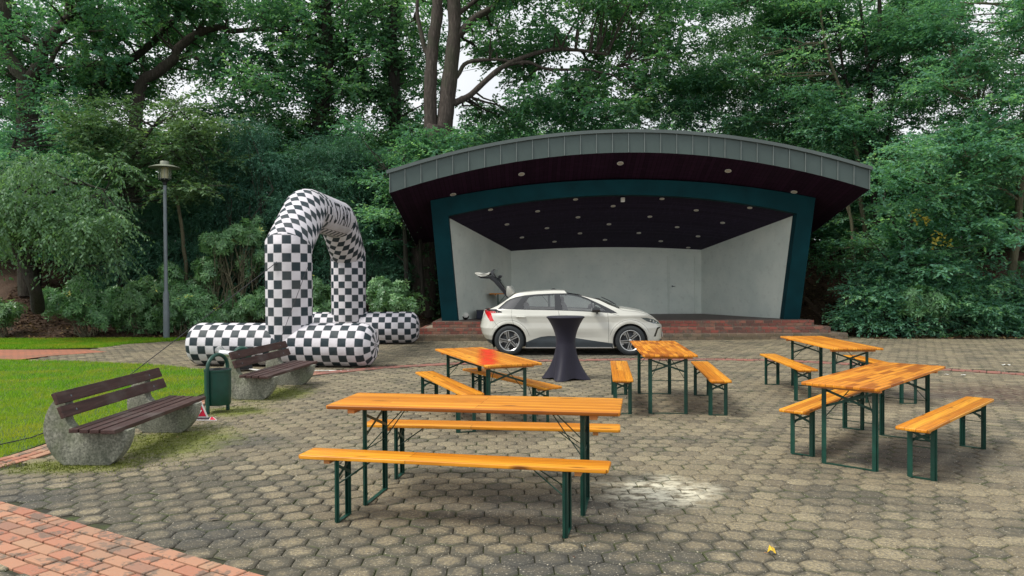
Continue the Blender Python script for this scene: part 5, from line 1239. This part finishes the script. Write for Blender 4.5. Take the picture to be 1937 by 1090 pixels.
tree('oak_tree', 'slimmer ivy clad tree immediately left of the double trunk', [([(752, 540), (750, 360), (748, 261), (745, 138), (739, 82), (748, 16), (752, -40)], 27, 16), ([(736, 80), (724, 40), (716, -30)], 12, 8)],
     cl([(680, -60), (830, -60), (820, 220), (790, 300), (690, 300)], 56, 27.5, 32, .6, 1.0), 30, 'oak', 'bark_dark', 15, ivy=lambda q: True)
tree('oak_tree', 'tall oak with two thick bare stems joined at the base, left of the stage roof', [([(800, 600), (803, 480), (812, 360), (824, 262), (828, 240)], 48, 42), ([(818, 262), (815, 237), (814, 165), (819, 82), (827, 27), (826, -40)], 27, 20), ([(838, 262), (841, 237), (847, 179), (855, 110), (860, 41), (855, -40)], 32, 24), ([(858, 196), (875, 188), (891, 179), (921, 151), (951, 127), (995, 107), (1047, 94), (1102, 96), (1150, 104)], 14, 5), ([(960, 122), (1000, 118), (1036, 131), (1110, 132), (1143, 137), (1180, 120)], 8, 3), ([(1036, 131), (1055, 140), (1091, 171)], 5, 2), ([(862, 146), (869, 138), (885, 118), (940, 113), (990, 122)], 11, 4), ([(864, 66), (871, 63), (896, 36), (929, 16), (980, -20)], 18, 9), ([(815, 110), (805, 96), (796, 60), (789, 22), (792, -30)], 10, 6), ([(862, 30), (900, 0), (930, -30)], 10, 5)],
     lambda rg: cl([(870, -60), (1300, -60), (1290, 90), (1230, 200), (1150, 215), (1010, 205), (900, 90)], 150, 24.5, 30, .55, .95)(rg)+cl([(760, 60), (870, -60), (900, 60), (880, 60), (860, 20), (800, 20), (790, 120)], 10, 26.5, 28, .5, .8)(rg)+cl([(870, 200), (1010, 200), (1010, 235), (880, 290)], 14, 26, 30, .5, .8)(rg), 26, 'oak', 'bark', 16, ivy=lambda q: q.z < 5.6)
tree('hornbeam_tree', 'leafy crown rising straight behind the middle of the stage roof', [([(1100, 520, 31), (1095, 330), (1100, 240), (1120, 120)], 12, 6), ([(1098, 260), (1180, 190)], 6, 3), ([(1098, 250), (1010, 200)], 6, 3)],
     cl([(880, 205), (1000, 190), (1300, 185), (1450, 215), (1480, 290), (1250, 250), (1000, 270), (890, 300)], 80, 28.5, 32, .5, .8, ()), 31, 'hornbeam', 'bark_dark', 36, L=.12, W=.07, dens=75, K=13, fl=.4, tl=.6, flat=.9, r0=.02)
tree('hornbeam_tree', 'bushy crown covering the foot of the double trunk beside the roof', [([(800, 560, 25.2), (795, 420), (815, 330), (830, 280)], 8, 4)],
     cl([(760, 248), (900, 240), (870, 300), (800, 330), (790, 400), (740, 400)], 26, 24.2, 25.3, .4, .65, ()), 25.2, 'oak', 'bark_dark', 37, L=.11, W=.07, dens=85, K=13, fl=.4, tl=.5, flat=.9, r0=.015)
# right-hand side: multi-stemmed hornbeams
HB = dict(L=.115, W=.062, dens=95, K=13, fl=.3, tl=.6, flat=1.0, r0=.02)
tree('hornbeam_tree', 'tall hornbeam with several thin upright stems right of the stage roof', [([(1664, 520), (1665, 465), (1656, 400), (1650, 330), (1646, 165), (1663, 90), (1663, -30)], 13, 7), ([(1654, 360), (1664, 335), (1680, 250), (1700, 120), (1720, -20)], 8, 4), ([(1646, 165), (1635, 69), (1622, -30)], 7, 4), ([(1650, 250), (1600, 150), (1585, 40), (1580, -30)], 6, 3), ([(1655, 300), (1640, 180)], 5, 3)],
     cl([(1480, -60), (1800, -60), (1790, 160), (1740, 330), (1640, 340), (1520, 250), (1470, 100)], 190, 23.5, 28.5, .5, .95), 25.5, 'hornbeam', 'bark_dark', 21, **HB)
tree('hornbeam_tree', 'slim pale stemmed hornbeam close beside the right end of the stage roof', [([(1642, 520), (1637, 440), (1626, 369), (1622, 300), (1600, 200), (1560, 80), (1550, -30)], 9, 4), ([(1626, 369), (1650, 300)], 5, 2)],
     cl([(1250, -60), (1520, -60), (1540, 120), (1540, 260), (1430, 250), (1330, 240), (1230, 235), (1300, 100)], 165, 25, 31, .5, .95), 24.5, 'hornbeam', 'bark_pale', 22, **HB)
tree('hornbeam_tree', 'thin forked sapling under the right tip of the stage roof', [([(1616, 520), (1613, 454), (1610, 415), (1598, 377), (1596, 340)], 7, 4), ([(1610, 415), (1604, 372), (1606, 335)], 4, 3)],
     cl([(1545, 395), (1620, 370), (1680, 400), (1670, 510), (1590, 540), (1555, 480)], 20, 23.2, 25, .35, .65), 23.8, 'hornbeam', 'bark_pale', 23, **HB)
tree('hornbeam_tree', 'hornbeam with a bare tan lower trunk at the right edge of the picture', [([(1909, 640), (1911, 589), (1914, 520), (1924, 437), (1927, 405), (1932, 320), (1945, 180), (1950, 20), (1950, -60)], 17, 10), ([(1932, 320), (1890, 250), (1850, 200)], 7, 3), ([(1927, 380), (1860, 340), (1780, 350)], 7, 3), ([(1945, 200), (2000, 100)], 7, 3)],
     lambda rg: cl([(1750, -60), (2040, -60), (2040, 400), (1900, 390), (1800, 300), (1750, 160)], 150, 21.5, 26, .45, .9)(rg)+cl([(1700, 260), (1940, 230), (1950, 330), (1790, 390), (1660, 360)], 34, 20.6, 22.4, .35, .65)(rg), 22.8, 'hornbeam', 'bark_pale', 24, **HB)
tree('maple_tree', 'small maple with layered light green sprays and a few yellow leaves, above the right-hand bush', [([(1700, 600), (1702, 520), (1712, 450), (1740, 400), (1800, 370)], 10, 4), ([(1708, 460), (1680, 400), (1670, 370)], 5, 3), ([(1705, 500), (1760, 450), (1830, 430)], 5, 3), ([(1703, 520), (1660, 470)], 5, 2)],
     cl([(1640, 350), (1850, 340), (1900, 420), (1880, 520), (1760, 520), (1640, 500)], 62, 21.0, 23.2, .35, .65, ()), 22, 'hornbeam', 'bark_dark', 25, **dict(HB, L=.12, W=.08, dens=80))
rg = np.random.default_rng(77); C = np.array([list(at(px, py, 20.9)) for px, py in ((1735, 407), (1758, 408), (1742, 414), (1776, 442), (1782, 455), (1790, 462), (1770, 462))]); O, D, ln, tone = clump_twigs(C, np.full(len(C), .16), 180, rg, .8, .12)
mt = [o for o in bpy.data.objects if o.get('label', '').startswith('small maple')][0]; yl = leafobj('yellow_leaves', [leaves(O, D, ln, 4, .10, .075, rg)], M['yellow'], mt); yl.matrix_parent_inverse = Matrix.Translation(-mt.location)
# weeping elm on the left
def elm(rg):
    out = []
    for px, py, n in [(rg.uniform(-40, 230), 0, 1) for _ in range(62)]:
        top = 300+((px-110)/130)**2*20; bot_ = 430+rg.uniform(0, 1)*90*(1 if px > 90 else .25); py = rg.uniform(top, bot_); out.append(list(at(px, py, rg.uniform(20.2, 22.6))))
    return [(np.array(out), rg.uniform(.3, .6, len(out)))]
tree('elm_tree', 'low weeping elm with pale drooping foliage and a leaning dark trunk at the left', [([(72, 585, 22.8), (66, 545), (45, 500), (30, 460), (28, 420), (60, 350)], 24, 12), ([(50, 505), (56, 480), (44, 430), (90, 340)], 10, 5), ([(30, 450), (0, 400), (-30, 340)], 11, 5), ([(30, 430), (120, 350), (200, 360)], 9, 3)], elm, 22.0, 'elm', 'bark_dark', 31, L=.13, W=.06, dens=120, K=13, fl=.8, tl=.75, droop=1.1, flat=.3, r0=.015)
tree('elm_tree', 'light green small tree overhanging behind the street lamp', [([(230, 600, 24.5), (225, 480), (230, 380), (250, 300), (290, 240)], 12, 5), ([(235, 360), (190, 290)], 6, 3), ([(240, 330), (320, 290), (380, 270)], 6, 3)],
     cl([(120, 190), (250, 190), (400, 200), (470, 260), (430, 340), (340, 390), (250, 350), (160, 320)], 60, 23, 25.5, .4, .75, [(285, 275, 28, 30), (345, 330, 12, 16)]), 24.2, 'elm', 'bark_dark', 32, L=.12, W=.075, dens=80, K=13, fl=.35, tl=.6, flat=1.)
tree('hazel_tree', 'dense dark green small tree behind the weeping elm at the left edge', [([(-10, 560, 25.5), (-5, 420), (20, 300), (40, 240)], 14, 6)],
     cl([(-70, 205), (190, 205), (230, 300), (130, 500), (20, 500), (-70, 450)], 80, 24, 26.4, .5, .9, ()), 25.5, 'hornbeam', 'bark_dark', 33, **dict(HB, dens=70))
# yews and understory: dark feathery masses
def shrub(name, label, base, blobs, mat, seed, kind='leaf', L=.1, W=.05, dens=120, K=12, fl=.6, tl=.45, droop=.3, stems=6, group='shrubs along the planting bed', cat='shrub', bmat='bark_dark', flat=.6):
    "blobs: (x, y, z, radius) in world space relative to the base"
    rg = np.random.default_rng(seed); t = empty(name, (base[0], base[1], hterr(*base)), 0, label, cat, group); mb = MB(); parts = []
    for (x, y, z, r) in blobs:
        n = max(4, int(11*r*r/.36)); u = norm(rg.normal(0, 1, (n, 3))); C = np.array([x, y, z])+u*r*(rg.random((n, 1))**.4)*.85; C = C[C[:, 2] > .08]
        if not len(C): continue
        if kind == 'leaf':
            O, D, ln, tone = clump_twigs(C, np.full(len(C), .42), dens, rg, fl, tl); parts.append(leaves(O, D, ln, K, L, W, rg, droop, flat, tone))
        else:                                            # rosettes of long leaves at the shoot tips
            k = dens; idx = rg.integers(0, len(C), k*len(C)); u2 = norm(rg.normal(0, 1, (len(idx), 3))+np.array([0, -.2, .5])); O = C[idx]+u2*.30*rg.uniform(.5, 1.1, (len(idx), 1)); O = O[O[:, 2] > .06]; u2 = u2[:len(O)]; m_ = len(O)
            a = np.arange(K)*2*math.pi/K+rg.random((m_, 1))*6.28; ax1 = norm(np.cross(u2, np.array([.3, .5, .1]))); ax2 = np.cross(u2, ax1); tn = np.clip(rg.random(m_)*.9, 0, 1)
            ld = norm(ax1[:, None]*np.cos(a)[..., None]+ax2[:, None]*np.sin(a)[..., None]+u2[:, None]*rg.uniform(-.1, .7, (m_, K, 1))+rg.normal(0, .12, (m_, K, 3))); P = O[:, None]+ld*.012
            sd = norm(np.cross(ld, u2[:, None]+rg.normal(0, .15, (m_, K, 3)))); l = L*rg.uniform(.75, 1.2, (m_, K, 1)); w = W
            V = np.stack([P, P+ld*l*.5+sd*w*.5, P+ld*l-u2[:, None]*l*.12, P+ld*l*.5-sd*w*.5], 2).reshape(-1, 3); parts.append((V, np.repeat(np.clip(tn[:, None]*.55+rg.random((m_, K))*.38+(rg.random((m_, 1)) > .992)*.5, 0, 1).ravel(), 4)))
        for c in C[:max(2, int(stems*r))]:
            P = wander((rg.normal(0, .12), rg.normal(0, .1), -.05), c, 5, .06, rg); mb.tube([tuple(p) for p in P], [.028, .024, .019, .014, .009, .004], 6, False)
            for k in range(2): e = c+rg.normal(0, .22, 3); mb.tube([tuple(P[3]), tuple((P[3]+e)/2+rg.normal(0, .04, 3)), tuple(e)], [.011, .008, .003], 4, False)
    mb.build('stems', M[bmat], t, True, autosmooth=1.2); leafobj('foliage', parts, M[mat], t); return t
def blobs_px(base, pts, d):  # (px, py, radius px, depth offset)
    out = []
    for px, py, rp, dd in pts: p = at(px, py, d+dd); out.append((p.x-base[0], p.y-base[1], p.z-hterr(*base), rp/FPX*(d+dd)))
    return out
YW = dict(L=.085, W=.020, dens=165, K=16, fl=.5, tl=.5, droop=.7, mat='yew')
def yew(label, px, d, pts, seed): b = at(px, 600, d); base = (b.x, b.y); return shrub('yew_tree', label, base, blobs_px(base, pts, d), seed=seed, group='dark yews behind the planting bed', cat='tree', **YW)
yew('tall dark yew right behind the top of the inflatable arch', 640, 25.2, [(600, 300, 52, 0), (660, 290, 50, .6), (640, 370, 58, 0), (590, 430, 60, 0), (690, 440, 58, .2), (640, 500, 60, 0), (560, 520, 50, 0), (720, 520, 50, .2)], 41)
yew('dark feathery yew directly left of the inflatable arch', 490, 25.0, [(470, 260, 50, 0), (430, 320, 52, .2), (510, 320, 55, 0), (450, 390, 56, 0), (530, 400, 56, 0), (420, 460, 56, 0), (500, 480, 60, 0), (440, 540, 55, 0)], 42)
yew('low dark yew in the shade left of the street lamp', 270, 24.8, [(230, 420, 52, .3), (300, 400, 50, .5), (180, 470, 56, .2), (260, 490, 58, 0), (330, 480, 52, .3), (200, 540, 52, 0), (300, 550, 50, 0), (390, 400, 45, .4), (380, 500, 50, .3)], 43)
yew('dark yew between the inflatable arch and the teal stage pillar', 745, 26.2, [(700, 330, 52, 0), (760, 330, 50, .3), (730, 400, 54, 0), (770, 450, 50, .4), (720, 480, 54, 0), (770, 540, 46, .5)], 44)
tree('hornbeam_tree', 'leafy young tree between the yews and the left end of the stage roof', [([(770, 560, 24.6), (765, 420), (760, 330), (770, 280)], 9, 4), ([(763, 380), (730, 320)], 5, 2), ([(765, 400), (800, 330), (850, 280)], 5, 2)],
     cl([(660, 240), (880, 245), (850, 300), (730, 340), (800, 420), (800, 520), (730, 480), (680, 330)], 50, 23.5, 27, .4, .75, ()), 24.6, 'hornbeam', 'bark_dark', 34, **dict(HB, dens=80))
# rhododendrons along the bed
RH = dict(kind='rosette', L=.15, W=.045, dens=26, K=9, mat='rhodo', bmat='bark_pale', stems=7)
def rhodo(label, px, d, pts, seed, **k): b = at(px, 640, d); base = (b.x, b.y); return shrub('rhododendron', label, base, blobs_px(base, pts, d), seed=seed, **dict(RH, **k))
rhodo('small rhododendron at the far left edge of the bed', 5, 23.4, [(0, 590, 26, 0), (20, 600, 20, 0), (-20, 580, 26, 0)], 51)
rhodo('rounded rhododendron with a few yellow leaves, left in the bed', 165, 23.4, [(160, 585, 34, 0), (130, 575, 26, 0), (195, 600, 30, 0), (150, 556, 24, 0), (90, 575, 22, 0), (215, 570, 24, .2)], 52)
rhodo('rhododendron left of the street lamp pole', 265, 23.5, [(260, 590, 34, 0), (290, 575, 34, .1), (240, 605, 28, 0), (300, 610, 30, 0), (275, 555, 24, .2)], 53)
rhodo('rhododendron immediately right of the street lamp pole', 355, 23.5, [(345, 590, 34, 0), (375, 580, 36, 0), (350, 550, 28, .2), (390, 610, 30, 0), (335, 615, 26, 0), (322, 530, 20, .2)], 54)
rhodo('tall open rhododendron with bare twisted brown branches left of the arch', 440, 23.7, [(410, 470, 32, 0), (460, 450, 30, .2), (400, 520, 30, 0), (480, 500, 26, .3), (450, 590, 40, 0), (410, 590, 34, 0), (485, 580, 34, .1), (380, 560, 26, 0), (490, 440, 20, .4)], 55, stems=16)
rhodo('rhododendron seen through the opening of the inflatable arch', 615, 23.5, [(600, 580, 32, 0), (630, 590, 30, 0), (590, 555, 26, 0), (560, 590, 26, 0)], 56)
rhodo('broad low rhododendron right of the inflatable arch', 740, 23.3, [(710, 570, 30, 0), (745, 575, 32, 0), (775, 580, 24, 0), (720, 545, 22, .2), (755, 552, 20, .2)], 57)
# right-hand bush
b = at(1740, 640, 21.9); base = (b.x, b.y)
def bush(label, px, d, pts, seed, **k): b = at(px, 640, d); base = (b.x, b.y); return shrub('laurel_bush', label, base, blobs_px(base, pts, d), seed=seed, **dict(dict(L=.11, W=.055, dens=120, K=13, mat='hornbeam', fl=.45, flat=.9, cat='bush'), **k))
bush('big spreading green bush right of the stage steps', 1700, 21.9, [(1640, 570, 46, 0), (1700, 550, 56, 0), (1770, 560, 54, 0), (1660, 520, 36, .2), (1740, 505, 40, .3), (1620, 600, 32, 0), (1690, 600, 44, -.2), (1760, 605, 40, -.2), (1810, 520, 34, .4)], 61)
bush('bush between the big spreading bush and the bare tan trunk', 1850, 21.9, [(1830, 570, 46, 0), (1870, 590, 40, 0), (1840, 610, 36, -.1), (1880, 540, 32, .3), (1900, 610, 30, 0)], 62)
bush('bush at the right edge beyond the bare tan trunk', 1960, 22.2, [(1950, 560, 46, .3), (1960, 600, 44, 0), (1990, 520, 50, .4), (1935, 610, 28, 0)], 63)
b = at(1735, 560, 21.5); shrub('rhododendron', 'rhododendron with long leaves in the middle of the right-hand bush', (b.x, b.y), blobs_px((b.x, b.y), [(1735, 555, 26, 0), (1760, 575, 20, 0), (1720, 580, 18, 0)], 21.35), seed=58, **RH)
# leaning dead pole beside the lamp
sn = MB(); tube_px(sn, [(330, 352), (338, 395), (345, 440), (347, 470), (352, 502), (352, 560)], 6, 7, 24.0); tag(sn.build('dead_branch', M['bark_pale'], None, True), 'bare leaning dead branch standing behind the street lamp', 'branch')
# the wood behind: one set of fillers, copied
fill = []
for k in range(4):
    rg = np.random.default_rng(100+k); t = empty('woodland_tree', (0, 0, 0), 0, 'leafy tree in the dense dark wood behind the front row of trees', 'tree', 'trees of the wood behind'); mb = MB()
    H = 6.6; mb.tube([(0, 0, -.5), (.1, .05, 2), (-.1, .1, 4), (.05, 0, H)], [.17, .14, .10, .03], 8); n = 66
    C = np.stack([rg.normal(0, 1.25, n), rg.normal(0, 1.1, n), rg.uniform(.3, H+.4, n)], 1)
    for c in C[::2]: mb.tube([(0, 0, max(c[2]-1.0, .3)), tuple(c*np.array([.5, .5, 1])-np.array([0, 0, .3])), tuple(c)], [.03, .02, .006], 4, False)
    mb.build('trunk', M['bark_dark'], t, True); O, D, ln, tone = clump_twigs(C, rg.uniform(.6, 1.0, n), 38, rg, .45, .7); leafobj('crown', [leaves(O, D, ln, 11, .19, .11, rg, .25, .8, tone)], M['hornbeam' if k % 2 else 'oak'], t); fill.append(t)
rg = np.random.default_rng(9); first = [True]*4; i = 0
for row, (d, n, w, hs) in enumerate(((29.8, 17, 44, .60), (33.5, 20, 54, .68), (39, 22, 66, .8))):
    for k in range(n):
        x = -w/2+w*(k+.5)/n+rg.normal(0, .5); y = d+rg.normal(0, .8)+(1.5 if -4 < x < 11 and d < 31 else 0); q = i % 4; o = fill[q] if first[q] else copy_tree(fill[q]); first[q] = False
        o.location = (x, y, hterr(x, y)); o.rotation_euler = (0, 0, rg.uniform(0, 6.28)); s_ = hs*rg.uniform(.88, 1.15); o.scale = (1.05, 1.05, s_); i += 1
